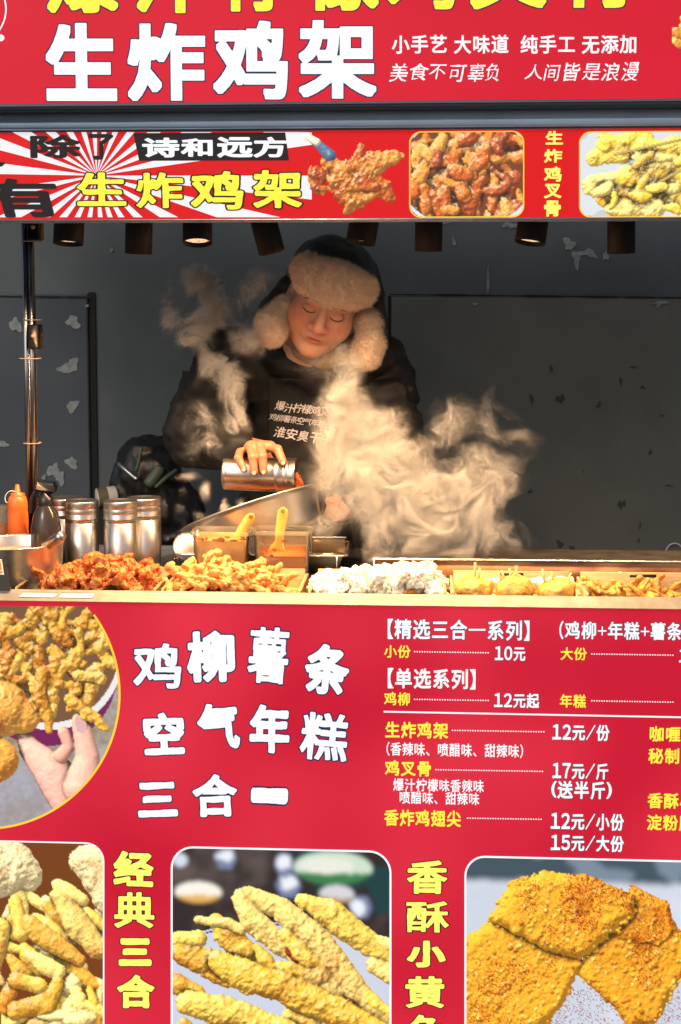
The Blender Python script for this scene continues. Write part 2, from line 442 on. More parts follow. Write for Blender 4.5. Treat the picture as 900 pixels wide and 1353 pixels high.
def put(u, q, x0, x1, y0, y1, Y, rot=0., shear=0.):
    xc, yc = (x0+x1)/2, (y0+y1)/2; dx = (u-.5)*(x1-x0)+shear*(q-.5)*(y1-y0); dy = -(q-.5)*(y1-y0)
    c, s = math.cos(rot), math.sin(rot)
    px = xc+dx*c-dy*s; py = yc+dx*s+dy*c
    a = at(xc, yc, Y); ax = at(xc+50, yc, Y)-a; ay = at(xc, yc+50, Y)-a
    X = a.x+(px-xc)*ax.x/50; Z = a.z+(px-xc)*ax.z/50+(py-yc)*ay.z/50
    return np.stack([X, np.full_like(X, Y), Z], 1)
def chars(items, Y, bold, n, wob=0., parent=None, m=None, om=None, ow=.03, name='lettering', shear=0., block=False):
    """items: (char, x0, x1, y0, y1[, rot])"""
    vf = []; vo = []
    for it in items:
        ch, x0, x1, y0, y1 = it[:5]; rot = it[5] if len(it) > 5 else 0
        bb = it[6] if len(it) > 6 else bold
        u, q, F = char_geo(ch, x0, x1, y0, y1, Y, bb, n, wob, block=block)
        vf.append((put(u, q, x0, x1, y0, y1, Y-.0016, rot, shear), F))
        if om is not None:
            u, q, F = char_geo(ch, x0, x1, y0, y1, Y, bb+ow, n, wob, block=block); (gl, gh) = glyph_sdf(ch, n, block)[3]
            ex = ow*.9*(x1-x0)/(gh[0]-gl[0]+1.8*bb); ey = ow*.9*(y1-y0)/(gh[1]-gl[1]+1.8*bb)
            vo.append((put(u, q, x0-ex, x1+ex, y0-ey, y1+ey, Y-.0008, rot, shear), F))
    if om is not None: part(name+'_outline', join(*vo), om, parent, smooth=False)
    return part(name, join(*vf), m, parent, smooth=False)
def line(text, x0, x1, y0, y1, Y, slope=None, **kw):
    """text line stretched between x0 and x1 (ink extents), height y0..y1 of a full CJK glyph; follows sign perspective"""
    adv = []; X = 0
    for ch in text:
        if ch.isdigit() or ch in '/+': ch = chr(ord(ch)+0xFEE0)         # full-width forms share the stroke style of the characters
        if ch == ' ': X += .5; continue
        b_ = glyph_sdf(ch, kw.get('n', 40))[3]; w_ = 1.0 if 0x2000 < ord(ch) and not 0xFF0A < ord(ch) < 0xFF1A else (b_[1][0]-b_[0][0])*1.1*(.62 if ch in '／＋' else 1)+(.10 if ch != '１' else .16)
        adv.append((ch, X, w_)); X += w_
    tot = X; s = (x1-x0)/tot; items = []
    sl = (y0-400)*math.tan(YAW)/FPX if slope is None else slope
    for ch, X, w_ in adv:
        sd, xs, ys, (lo, hi) = glyph_sdf(ch, kw.get('n', 40))
        hgt = y1-y0; gx0 = x0+(X+(lo[0] if w_ == 1 else .06*w_))*s; gx1 = x0+(X+(min(hi[0], 1.) if w_ == 1 else .94*w_))*s
        cy0 = (.86-hi[1])/.94; cy1 = (.86-lo[1])/.94
        if w_ < 1: cy0, cy1 = (.04, .96) if ch not in '＋' else (.28, .78)
        dy = sl*(gx0-x0)
        items.append((ch, gx0, gx1, y0+cy0*hgt+dy, y0+cy1*hgt+dy))
    return chars(items, Y, kw.get('bold', .025), kw.get('n', 40), kw.get('wob', 0), kw.get('parent'), kw.get('m'), kw.get('om'), kw.get('ow', .03), shear=kw.get('shear', 0.))
def flat_poly(pxs, Y, name, m, parent):
    V = [tuple(at(x, y, Y)) for x, y in pxs]
    return part(name, (V, [list(range(len(V)))]), m, parent, smooth=False)
def rrect(x0, x1, y0, y1, r, n=8):
    o = []
    for cx, cy, a0 in ((x1-r, y0+r, -90), (x1-r, y1-r, 0), (x0+r, y1-r, 90), (x0+r, y0+r, 180)):
        for k in range(n+1):
            a = R(a0+90*k/n); o.append((cx+r*math.cos(a), cy+r*math.sin(a)))
    return o
def outline_band(pxs, wpx, Y, name, m, parent):
    n = len(pxs); c = np.array(pxs, float); t = np.roll(c, -1, 0)-np.roll(c, 1, 0); t /= np.linalg.norm(t, axis=1)[:, None]+1e-9
    nr = np.stack([t[:, 1], -t[:, 0]], 1); a = c+nr*wpx/2; b = c-nr*wpx/2
    V = [tuple(at(x, y, Y)) for x, y in a]+[tuple(at(x, y, Y)) for x, y in b]
    return part(name, (V, [(i, (i+1) % n, n+(i+1) % n, n+i) for i in range(n)]), m, parent, smooth=False)

# ------------------------------------------------------------------ printed food photographs (flat prints on the light boxes)
class Pic:
    def __init__(s, x0, x1, y0, y1, step=1.3, seed=0):
        s.x0, s.x1, s.y0, s.y1, s.step = x0, x1, y0, y1, step
        s.w = int((x1-x0)/step)+1; s.h = int((y1-y0)/step)+1
        s.X, s.Y = np.meshgrid(x0+np.arange(s.w)*step, y0+np.arange(s.h)*step)
        s.H = np.full((s.h, s.w), -50.); s.C = np.zeros((s.h, s.w, 3)); s.S = np.zeros((s.h, s.w)); s.seed = seed
        s.n1 = fbm2(s.h, s.w, 14/step, 4, seed); s.n2 = fbm2(s.h, s.w, 5/step, 3, seed+5); s.n3 = np.random.RandomState(seed).rand(s.h, s.w)
        s.n4 = fbm2(s.h, s.w, 40/step, 3, seed+9)
    def soften(s, k=5, n=2):
        for _ in range(n):
            q = np.pad(s.C, ((k, k), (k, k), (0, 0)), mode='edge'); c = np.pad(np.cumsum(np.cumsum(q, 0), 1), ((1, 0), (1, 0), (0, 0))); m = 2*k+1
            s.C = (c[m:, m:]-c[:-m, m:]-c[m:, :-m]+c[:-m, :-m])/m**2
    def bgcol(s, mask, c): s.C[mask] = np.array(lin(*c))
    def blob(s, pts, z, col, rough=.25, tex=1.):
        """pts: (x,y,r) chain; rounded lump drawn at height z"""
        mr = max(q[2] for q in pts)*1.35+7; j0 = max(0, int((min(q[0] for q in pts)-mr-s.x0)/s.step)); j1 = min(s.w, int((max(q[0] for q in pts)+mr-s.x0)/s.step)+2)
        i0 = max(0, int((min(q[1] for q in pts)-mr-s.y0)/s.step)); i1 = min(s.h, int((max(q[1] for q in pts)+mr-s.y0)/s.step)+2)
        if j1 <= j0 or i1 <= i0: return
        w_ = (slice(i0, i1), slice(j0, j1)); n1, n2, n4 = s.n1[w_], s.n2[w_], s.n4[w_]; X, Y = s.X[w_]+n1*1.7*tex, s.Y[w_]+n4*2.0*tex
        best = np.full(X.shape, -1e9); seg = list(zip(pts[:-1], pts[1:])) if len(pts) > 1 else [(pts[0], pts[0])]
        for (ax, ay, ar), (bx, by, br) in seg:
            ex, ey = bx-ax, by-ay; L = ex*ex+ey*ey+1e-9
            px, py = X-ax, Y-ay; t = np.clip((px*ex+py*ey)/L, 0, 1)
            d = np.hypot(px-t*ex, py-t*ey); r = (ar+(br-ar)*t)*(1+rough*n1*.35+rough*n2*.18)
            hh = np.where(d < r, np.sqrt(np.maximum(r*r-d*d, 0)), -1e9); best = np.maximum(best, hh)
        m = best > -1e8; hz = z+best; m &= hz > s.H[w_]
        s.H[w_][m] = hz[m]; s.C[w_][m] = np.array(lin(*col))*(1+.12*(random.random()-.5)); s.S[w_][m] = tex
    def finish(s, light=(-.45, -.6, .66), amb=.42, contrast=1.05, spots=(120, 40, 12), spotamt=.5, hi=(255, 244, 190), gain=2.35):
        H = s.H+s.S*(s.n1*.8+s.n2*.75+s.n3*.28); gy, gx = np.gradient(H, s.step); k = 1.0
        gx = np.clip(gx, -2.5, 2.5); gy = np.clip(gy, -2.5, 2.5)
        nrm = np.stack([-gx*k, -gy*k, np.ones_like(gx)], -1); nrm /= np.linalg.norm(nrm, axis=-1, keepdims=True)
        L = np.array(light)/np.linalg.norm(light); lam = np.clip((nrm*L).sum(-1), 0, 1)
        r = int(10/s.step); pad = np.pad(s.H, r, mode='edge'); cs = np.cumsum(np.cumsum(pad, 0), 1); cs = np.pad(cs, ((1, 0), (1, 0)))
        k2 = 2*r+1; bl = (cs[k2:, k2:]-cs[:-k2, k2:]-cs[k2:, :-k2]+cs[:-k2, :-k2])/k2**2
        ao = np.clip(1+(s.H-bl)/9, .14, 1.2); food = s.S > 0; rough_ = s.S > .4
        sh = np.where(food, (amb+lam*(1-amb)*gain)*ao, 1.0)**contrast
        C = s.C*sh[..., None]
        sp = (s.n3 > .90) & (s.n4 > -.2) & rough_; C[sp] = C[sp]*(1-spotamt)+np.array(lin(*spots))*spotamt
        brn = np.clip(s.n4*.9+s.n2*.35-.35, 0, .6)*rough_; C = C*(1-brn[..., None]*np.array([.35, .65, .8]))
        hl = np.clip(lam-.72, 0, 1)*2.6*food*np.clip(.55+s.n2+s.n1*.4, 0, 1.2); C = C*(1-hl[..., None])+np.array(lin(*hi))*hl[..., None]
        C *= (1+.06*(s.n3-.5))[..., None]; s.C = np.clip(C, 0, 1)
    def build(s, inside, Y, parent, name='photo_print', xr=None):
        xs = s.X.ravel(); ys = s.Y.ravel()
        if xr is not None: ys = ys+(xs-xr)*(ys-400)*math.tan(YAW)/FPX   # level edges of the sign run with its perspective
        d = np.stack([(xs-W0/2)/FPX, (H0/2-ys)/FPX+SHY*H0/FPX, -np.ones_like(xs)], 1) @ np.array(CR).T
        V = np.array(CAM)+d*((Y-CAM.y)/d[:, 1])[:, None]
        ok = inside(s.X, s.Y); idx = np.arange(s.h*s.w).reshape(s.h, s.w)
        q = np.stack([idx[:-1, :-1], idx[1:, :-1], idx[1:, 1:], idx[:-1, 1:]], -1); f = ok[:-1, :-1] & ok[1:, 1:] & ok[1:, :-1] & ok[:-1, 1:]
        return part(name, (V, q[f]), M['print'], parent, smooth=False, tint=s.C.reshape(-1, 3), attr='print')
def in_rr(x0, x1, y0, y1, r):
    def f(X, Y):
        dx = np.maximum(np.maximum(x0+r-X, X-(x1-r)), 0); dy = np.maximum(np.maximum(y0+r-Y, Y-(y1-r)), 0)
        return (np.hypot(dx, dy) <= r) & (X > x0-.1) & (X < x1+.1) & (Y > y0-.1) & (Y < y1+.1)
    return f
GOLD = [(244, 186, 70), (236, 164, 54), (226, 146, 44), (246, 200, 96), (206, 122, 36)]
def pile(p, n, x0, x1, y0, y1, L, r, cols, seed, ang=None, zs=6, curl=.8, rough=.35, tex=1.):
    rr = random.Random(seed)
    for i in range(n):
        x, y = rr.uniform(x0, x1), rr.uniform(y0, y1); a = rr.uniform(0, math.pi) if ang is None else rr.gauss(*ang)
        k = rr.uniform(-curl, curl); m = 4; pts = []; l = L*rr.uniform(.6, 1.25); q = r*rr.uniform(.7, 1.25)
        for j in range(m):
            pts.append((x, y, q*(1 if j not in (0, m-1) else .72)*rr.uniform(.85, 1.15))); x += math.cos(a)*l/3; y += math.sin(a)*l/3; a += k/2
        p.blob(pts, i*zs/n*3.0, rr.choice(cols), rough, tex)
def _slab(s, poly, z, col, th=12., edge=10., tilt=(0, 0)):
    c = np.array(poly, float); jx = s.n1*3.0+s.n2*1.2; jy = s.n4*2+s.n2*1.5; d = np.full((s.h, s.w), 1e9)
    for a, b in zip(c, np.roll(c, -1, 0)):
        e = b-a; L = np.hypot(*e); dd = ((s.X+jx-a[0])*(-e[1])+(s.Y+jy-a[1])*e[0])/L; d = np.minimum(d, dd)
    t = np.clip(d/edge, 0, 1); hz = z+th*np.sqrt(1-(1-t)**2)+(s.X-c[:, 0].mean())*tilt[0]+(s.Y-c[:, 1].mean())*tilt[1]
    m = (d > 0) & (hz > s.H); s.H[m] = hz[m]; s.C[m] = np.array(lin(*col)); s.S[m] = 1.3
Pic.slab = _slab

# =================================================================== THE SETTING
struct('ground', box(-60, 60, -60, 60, GZ-.5, GZ), M['ground'])
bwall = struct('building_wall', box(-7, 8, 1.80, 2.1, GZ, 6.5), M['wall_mid'])
# flush metal panels fixed on the wall, with their dark shadow joints
a = at(118, 389, 1.78); b_ = at(-500, 1200, 1.78)
WY = 1.78
lp = at(-420, 389, WY)
struct('wall_panel', box(lp.x, at(117, 500, WY).x, WY, 1.7985, GZ+.05, at(60, 388.5, WY).z, .004), M['wall'], bwall)
struct('wall_panel', box(at(517, 500, WY).x, at(1350, 500, WY).x, WY, 1.7985, GZ+.05, at(700, 393, WY).z, .004), M['wall_r'], bwall)
struct('wall_panel', box(at(131, 500, WY).x, at(513, 500, WY).x, 1.789, 1.7985, GZ+.05, at(300, 700, WY).z+.02, .003), M['wall_mid'], bwall)
struct('panel_joint', box(at(117, 500, WY).x+.001, at(126, 500, WY).x, 1.792, 1.7975, GZ+.05, at(60, 386, WY).z, 0), M['joint'], bwall)
struct('panel_joint', box(at(512.5, 500, WY).x, at(516.5, 500, WY).x, 1.792, 1.7975, GZ+.05, at(700, 391, WY).z, 0), M['joint'], bwall)
def wob_line(x0, x1, y, Y, th, seed):
    r = random.Random(seed); n = 60; top = []; bot = []
    for i in range(n+1):
        x = x0+(x1-x0)*i/n; q = at(x, y+(x-x0)*.012, Y); t = th*(.5+r.random())
        top.append((q.x, Y, q.z+t/2)); bot.append((q.x, Y, q.z-t/2))
    V = top+bot; return V, [(i, i+1, n+2+i, n+1+i) for i in range(n)]
struct('panel_joint', wob_line(-300, 120, 388, WY-.0025, .006, 3), M['joint'], bwall)
struct('panel_joint', wob_line(515, 1250, 389, WY-.0025, .006, 4), M['joint'], bwall)
def daub(px, py, rx, ry, seed, name='plaster_patch', m='plaster', Y=None, jag=.35):
    r = random.Random(seed); Y = (Y or WY-.003)-(seed % 7)*.0003; c = at(px, py, Y); s = 1/sc_at(Y); n = 22; V = []; k = [r.uniform(0, 6.28) for _ in range(4)]
    for i in range(n):
        a = 2*math.pi*i/n; q = 1+jag*(math.sin(2*a+k[0])*.5+math.sin(3*a+k[1])*.5+.4*math.sin(5*a+k[2]))+r.uniform(-.08, .08)
        V.append((c.x+math.cos(a)*rx*s*q, Y, c.z+math.sin(a)*ry*s*q))
    top = [tuple(v) for v in V]; V2 = top+[(c.x+(v[0]-c.x)*1.12, Y+.0028, c.z+(v[2]-c.z)*1.12) for v in top]
    F = [list(range(n))]+[(i, n+i, n+(i+1) % n, (i+1) % n) for i in range(n)]
    return struct(name, (V2, F), M[m], bwall)
for i, d in enumerate([(21, 430, 7.5, 8.5), (97, 426, 8, 8), (85, 488, 7, 6), (95, 483, 8, 9), (96, 537, 7.5, 7), (4, 587, 6, 4.5), (95, 612, 7, 7),
                       (71, 622, 7, 9), (80, 632, 6, 8), (58, 631, 3, 3), (115, 404, 2, 2)]):
    daub(*d, 11+i)
for i, d in enumerate([(752, 323, 6, 8), (762, 342, 5, 9), (775, 334, 9, 4), (783, 337, 5, 4), (801, 338, 3, 6), (874, 400, 10, 1.5), (646, 540, 3, 14), (676, 298, 8, 3),
                       (670, 297, 5, 3), (600, 320, 2, 5), (645, 370, 1.2, 20), (590, 294, 7, 1.2), (628, 402, 3, 1.6), (870, 404, 3, 2), (147, 331, 2, 3)]):
    daub(*d, 41+i, Y=(1.797 if d[1] < 388 else None), jag=.45)
rr = random.Random(5)
for i in range(17):
    x = rr.uniform(700, 895); y = rr.uniform(470, 735)
    daub(x, y, rr.uniform(1.2, 4.5), rr.uniform(1, 5.5), 90+i, 'dark_stain', 'dirt', Y=WY-.0015, jag=.5)
q = [tuple(at(x, y, 1.765)) for x, y in spline([(905, 733), (900, 722), (892, 718), (884, 721), (879, 731), (880, 742)], 6)]
struct('painted_curve', tube(q, .0028, 6), M['white_cord'], bwall)

# =================================================================== THE STALL
XL, XR = -1.30, 1.42
ZC = .915                                   # counter top
stall = thing('food_stall', 'red food stall body with steel counter and grey canopy frame', 'food stall', (0, .35, 0))
TZ0, TZ1 = .9305, .9500
part('cabinet', box(XL, XR, .10, .84, GZ+.08, ZC-.03, .004), M['alu_dark'], stall)
part('countertop', box(XL, XR, .022, .84, ZC-.028, ZC, .002), M['counter'], stall)
TS = lambda z: -.016+.022*(z-TZ0)/(TZ1-TZ0)          # sloped face of the trim
prf = [(-.016, TZ0), (TS(TZ1), TZ1), (.010, TZ1+.0012), (.021, TZ1-.001), (.021, TZ0), (-.0145, TZ0-.0015)]
part('edge_trim', ([(x, y, z) for x in (XL, XR) for y, z in prf], [(i, (i+1) % 6, 6+(i+1) % 6, 6+i) for i in range(6)]+[tuple(range(6))[::-1], tuple(range(6, 12))]), M['trim'], stall, smooth=False)
for sx in (XL+.06, XR-.06):
    for sy in (.16, .78): part('caster_wheel', xf(lathe([(0, -.018), (.034, -.018), (.04, -.012), (.04, .012), (.034, .018), (0, .018)], 20), frame_to((1, 0, 0)), (sx, sy, GZ+.041)), M['plastic_black'], stall)
for sx in (XL+.02, XR-.02):
    for sy in (.12, .82): part('corner_post', box(sx-.02, sx+.02, sy-.02, sy+.02, ZC-.02, 2.33, .004), M['alu'], stall)
zb0 = at(450, 172.5, 0).z; zb1 = at(450, 288.5, 0).z; zh0 = at(450, 139.5, -.05).z
part('canopy_roof', box(XL-.05, XR+.05, .0, .95, 2.36, 2.42, .006), M['alu'], stall)
part('canopy_beam', box(XL-.04, XR+.04, -.010, .10, zb0+.004, zh0+.012, .004), M['alu'], stall)
part('canopy_beam', box(XL-.04, XR+.04, -.018, -.0105, zb0+.004, zb0+.020, .002), M['alu'], stall)
part('canopy_beam', box(XL-.04, XR+.04, -.046, -.0105, zh0-.007, zh0+.004, .002), M['alu_dark'], stall)
part('lamp_rail', box(XL+.05, XR-.05, .20, .30, zb1+.012, zb1+.045, .003), M['plastic_black'], stall)
part('splash_plate', box(at(495, 750, .30).x, XR-.01, .300, .304, ZC, at(495, 740, .3).z), M['rust'], stall)
part('splash_plate_rim', box(at(495, 750, .30).x, XR-.01, .2975, .3065, at(495, 740, .3).z+.0005, at(495, 740, .3).z+.0045, .001), M['steel'], stall)
part('splash_plate_rim', box(at(493, 750, .30).x, at(495.5, 750, .30).x, .2965, .3075, ZC+.001, at(495, 737, .3).z), M['steel'], stall)
for px in (560, 640, 700, 820):
    part('plate_bolt', xf(lathe([(0, .002), (.0035, .002), (.0045, 0)], 10), frame_to((0, -1, 0)), tuple(at(px, 757, .2995))), M['steel'], stall)

# ---- header light box
HY = -.05
hd = thing('header_sign', 'large red illuminated top sign with big white characters and yellow characters cut by the frame', 'sign', (0, HY, 2.3))
part('sign_case', box(XL-.06, XR+.06, HY+.0012, HY+.11, zh0+.0045, 2.66), M['alu'], hd)
part('red_face', ([(XL-.05, HY, zh0+.009), (XR+.05, HY, zh0+.009), (XR+.05, HY, 2.65), (XL-.05, HY, 2.65)], [(0, 1, 2, 3)]), M['red_header'], hd, smooth=False)
chars([('爆', 62, 160, -80, 17), ('汁', 177, 272, -80, 17), ('柠', 290, 382, -80, 15), ('檬', 404, 500, -80, 14), ('鸡', 512, 602, -80, 12), ('叉', 622, 722, -80, 12), ('骨', 745, 840, -80, 10)],
      HY, .032, 80, 0, hd, M['sign_yellow'], M['sign_navy'], .014, block=True)
chars([('生', 61, 154, 31, 133, 0, .042), ('炸', 169, 271, 31, 133, 0, .036), ('鸡', 282, 380, 28, 131, 0, .036), ('架', 395, 497, 27, 130, 0, .034)], HY, .04, 110, 0, hd, M['sign_white'], M['sign_navy'], .014, block=True)
for t, x0, x1 in (('小手艺', 517, 592), ('大味道', 599, 673), ('纯手工', 687, 761), ('无添加', 768, 843)):
    line(t, x0, x1, 46, 71, HY, n=48, bold=.022, parent=hd, m=M['sign_white'])
brush = [('美', 516, 539, 84, 108), ('食', 541, 566, 84, 106), ('不', 567, 589, 85, 105), ('可', 593, 615, 86, 108), ('辜', 619, 640, 84, 108), ('负', 642, 660, 84, 107)]
brush2 = [('人', 694, 718, 85, 105), ('间', 720, 739, 85, 107), ('皆', 745, 766, 83, 107), ('是', 770, 794, 84, 106), ('浪', 796, 819, 83, 107), ('漫', 822, 844, 82, 107)]
for b_ in (brush, brush2): chars(b_, HY, .004, 48, .018, hd, M['sign_white'], shear=.18)
outline_band([(-64+72*math.cos(2*math.pi*k/60), 12+58*math.sin(2*math.pi*k/60)) for k in range(60)], 2.0, HY-.001, 'round_emblem_ring', M['sign_white'], hd)
flat_poly([(1+5*math.cos(2*math.pi*k/14), 50+4.5*math.sin(2*math.pi*k/14)) for k in range(14)], HY-.0012, 'emblem_dot', M['sign_white'], hd)
p = Pic(888, 960, 6, 74, 1.3, 31); pile(p, 16, 902, 945, 22, 58, 14, 9, GOLD, 4); p.finish(); 
hm = p.H > -40; p2m = lambda X, Y: hm
p.build(p2m, HY-.001, hd)

# ---- banner light box
BY = 0.
bn = thing('banner_sign', 'long narrow illuminated banner with red and white sunburst above the serving hatch', 'sign', (0, BY, zb1))
part('sign_case', box(XL-.04, XR+.04, .0012, .09, zb1-.0035, zb0+.0035), M['alu'], bn)
part('red_face', ([(XL-.03, 0, zb1), (XR+.03, 0, zb1), (XR+.03, 0, zb0), (XL-.03, 0, zb0)], [(0, 1, 2, 3)]), M['red_banner'], bn, smooth=False)
part('lower_lip', box(XL-.04, XR+.04, -.006, -.0005, zb1-.0045, zb1-.0002), M['steel'], bn)
def raypt(a, cx=128, cy=232, x0=-230, x1=412, y0=174.5, y1=287):
    dx, dy = math.cos(a), math.sin(a); t = 1e9
    if dx: t = min(t, ((x1 if dx > 0 else x0)-cx)/dx)
    if dy: t = min(t, ((y1 if dy > 0 else y0)-cy)/dy)
    return cx+dx*t, cy+dy*t
V = []; F = []
nr = 26; 
for k in range(nr):
    a0 = 2*math.pi*(k+.08*math.sin(k*5))/nr; wd = 2*math.pi/nr*.46; n0 = len(V); V.append(tuple(at(128, 232, -.0006)))
    for j in range(9): V.append(tuple(at(*raypt(a0+wd*j/8), -.0006)))
    F += [(n0, n0+1+j, n0+2+j) for j in range(8)]
part('sunburst_ray', (V, F), M['sign_white_soft'], bn, smooth=False)
chars([('除', 40, 107, 178, 209), ('了', 117, 150, 177, 211)], -.001, .036, 72, 0, bn, M['sign_black'])
flat_poly([(176, 176), (377, 175), (382, 212), (184, 212.5)], -.0012, 'black_title_bar', M['sign_black'], bn)
chars([('诗', 188, 237, 182, 208), ('和', 239, 281, 183, 207), ('远', 287, 334, 181, 208), ('方', 335, 379, 181, 208)], -.0014, .038, 72, 0, bn, M['sign_white'])
chars([('有', -22, 78, 236, 287), ('没', -80, 2, 178, 220)], -.001, .034, 80, 0, bn, M['sign_black'], shear=-.25)
chars([('生', 102, 167, 228, 272), ('炸', 180, 242, 228, 275), ('鸡', 252, 321, 226, 277), ('架', 335, 399, 225, 275)], -.0016, .032, 88, .012, bn, M['sign_yellow'], M['sign_black'], .032)
chars([('生', 721, 744, 173, 191), ('炸', 719, 743, 197, 215), ('鸡', 719, 742, 220, 240), ('叉', 719, 742, 243, 262), ('骨', 719, 741, 265, 286)], -.0012, .036, 56, .006, bn, M['sign_yellow_pale'])
# cut-out fried chicken carcass
p = Pic(396, 540, 170, 290, 1.25, 2)
CB = [(206, 122, 40), (190, 96, 30), (216, 140, 56), (172, 72, 24)]
p.blob([(432, 215, 10), (455, 235, 24), (470, 258, 19), (462, 276, 9)], 0, CB[0], .5)
p.blob([(470, 225, 16), (500, 215, 14), (520, 208, 11), (531, 206, 5)], 2, CB[2], .5)
p.blob([(482, 240, 18), (505, 250, 14), (516, 262, 8)], 1, CB[1], .5)
p.blob([(420, 232, 13), (418, 252, 9)], 1, CB[3], .5); p.blob([(478, 196, 6), (470, 218, 10)], 6, CB[1], .5)
p.blob([(425, 252, 8), (412, 240, 7)], 2, CB[0], .5)
pile(p, 14, 428, 500, 218, 262, 20, 8, CB, 8, zs=6)
p.blob([(408, 180, 5), (436, 205, 9)], 8, (66, 96, 130), .1, .2); p.blob([(404, 179, 5), (418, 187, 6)], 12, (226, 226, 190), .1, .2)
p.finish(spots=(140, 30, 10)); mk = (p.H > -40) & (p.Y > 174) & (p.Y < 288); p.build(lambda X, Y: mk, -.001, bn)
# bowl of fried bones
def framed(p, x0, x1, y0, y1, r, Y, par, wpx, m, clipy=None):
    f = in_rr(x0, x1, y0, y1, r)
    p.build(f, Y-.001, par, xr=x0 if x0 > 0 else x1); xr = x0 if x0 > 0 else x1
    outline_band([(x, y+(x-xr)*(y-400)*math.tan(YAW)/FPX) for x, y in rrect(x0, x1, y0, y1, r)], wpx, Y-.0018, 'photo_border', m, par)
p = Pic(540, 694, 172, 290, 1.25, 4); p.bgcol(p.X > 0, (120, 62, 30))
p.H[:] = -20
BR = [(222, 140, 56), (206, 112, 40), (230, 160, 74), (190, 90, 32), (170, 76, 34)]
pile(p, 120, 550, 684, 178, 284, 26, 8, BR, 21, zs=16, rough=.3, tex=.8)
dd = np.hypot((p.X-617)/92, (p.Y-228)/72); rim = dd > 1.0; p.S[rim] = 0; p.C[rim] = np.array(lin(226, 232, 240)); p.H[rim] = -5
rim = (dd > 1.06) & (np.sin(np.arctan2(p.Y-228, p.X-617)*26) > 0); p.C[rim] = np.array(lin(40, 80, 150))
p.finish(spots=(90, 24, 14)); framed(p, 541.5, 692, 174.5, 287, 15, 0, bn, 1.6, M['sign_gold'])
# bowl of yellow skewers
p = Pic(764, 980, 172, 290, 1.25, 6); p.bgcol(p.X > 0, (224, 230, 238)); m_ = p.n4 > .3; p.C[m_] = np.array(lin(200, 206, 216)); p.H[:] = -25
YL = [(246, 206, 84), (240, 192, 66), (250, 218, 120), (228, 174, 56)]
for i, (x, y, a_) in enumerate([(788, 206, -.12), (800, 190, -.1), (784, 244, -.25), (800, 262, -.2), (840, 268, -.1), (820, 236, -.15), (860, 215, .1), (870, 250, -.3), (850, 195, 0), (900, 230, .2), (810, 275, 0), (905, 270, 0), (925, 205, .1)]):
    p.blob([(x+t_*math.cos(a_), y+t_*math.sin(a_), 13+3*math.sin(t_*.2+i)) for t_ in (0, 18, 36, 54)], i*1.5, YL[i % 4], .35, .8)
pile(p, 26, 785, 960, 190, 275, 26, 7, YL, 3, ang=(-.2, .4), zs=18, tex=.6)
p.blob([(812, 204, 1.4), (905, 184, 1.4)], 40, (214, 178, 96), 0, 0); p.blob([(845, 257, 1.4), (905, 222, 1.4)], 40, (214, 178, 96), 0, 0)
p.finish(spots=(250, 240, 170), spotamt=.6); framed(p, 766, 975, 174.5, 287, 15, 0, bn, 1.6, M['sign_gold'])

# ---- menu board
MY = 0.
mn = thing('menu_board', 'red illuminated menu board under the counter with prices and food photos', 'menu board', (0, MY, .03))
part('board_case', box(XL, XR, .0012, .09, GZ+.04, TZ0-.002), M['alu_dark'], mn)
part('red_face', ([(XL+.002, 0, GZ+.05), (XR-.002, 0, GZ+.05), (XR-.002, 0, TZ0-.004), (XL+.002, 0, TZ0-.004)], [(0, 1, 2, 3)]), M['red_menu'], mn, smooth=False)
chars([('鸡', 176, 239, 850, 910, .0, .03), ('柳', 247, 310, 834, 901, -.03), ('薯', 328, 381, 829, 903, .06, .024), ('条', 403, 461, 852, 918, .12),
       ('空', 190, 243, 942, 997, -.04), ('气', 261, 316, 929, 990, -.05), ('年', 330, 383, 931, 995, .03), ('糕', 397, 460, 942, 1005, .08, .026),
       ('三', 182, 234, 1034, 1079, -.04), ('合', 255, 313, 1023, 1079, -.03, .04), ('一', 332, 380, 1042, 1061, .04, .075)],
      0, .046, 100, .011, mn, M['sign_white'], M['sign_navy'], .026)
chars([('经', 150, 203, 1125, 1171, .04), ('典', 151, 204, 1179, 1226, .02, .03), ('三', 157, 200, 1240, 1276, 0, .07), ('合', 155, 204, 1288, 1332, 0, .05), ('一', 156, 203, 1356, 1370, 0, .06)],
      0, .045, 88, .009, mn, M['sign_yellow_pale'], M['sign_black'], .026)
chars([('香', 538, 591, 1137, 1181, 0, .034), ('酥', 537, 593, 1191, 1232, 0, .026), ('小', 538, 589, 1243, 1278, 0, .055), ('黄', 536, 587, 1290, 1332, 0, .034), ('鱼', 537, 588, 1341, 1386, 0, .034)],
      0, .045, 88, .009, mn, M['sign_yellow_pale'], M['sign_black'], .026)
KW = dict(parent=mn, m=M['sign_white'], om=M['sign_navy'], ow=.022)
line('【精选三合一系列】', 496, 716, 817, 844, 0, n=48, bold=.024, **KW)
line('（鸡柳+年糕+薯条）', 724, 924, 820, 844, 0, n=44, bold=.024, **KW)
KY = dict(parent=mn, m=M['sign_yellow'])
line('小份', 507, 543, 852, 869, 0, n=36, bold=.02, **KY); line('10元', 653, 695, 853, 873, 0, n=40, bold=.03, **KW)
line('大份', 740, 776, 855, 872, 0, n=36, bold=.02, **KY); line('1', 897, 906, 857, 876, 0, n=40, bold=.03, **KW)
line('【单选系列】', 496, 645, 882, 909, 0, n=48, bold=.024, parent=mn, m=M['sign_white'])
line('鸡柳', 507, 543, 914, 932, 0, n=36, bold=.02, **KY); line('12元起', 652, 713, 915, 935, 0, n=40, bold=.03, **KW)
line('年糕', 739, 775, 917, 935, 0, n=36, bold=.02, **KY)
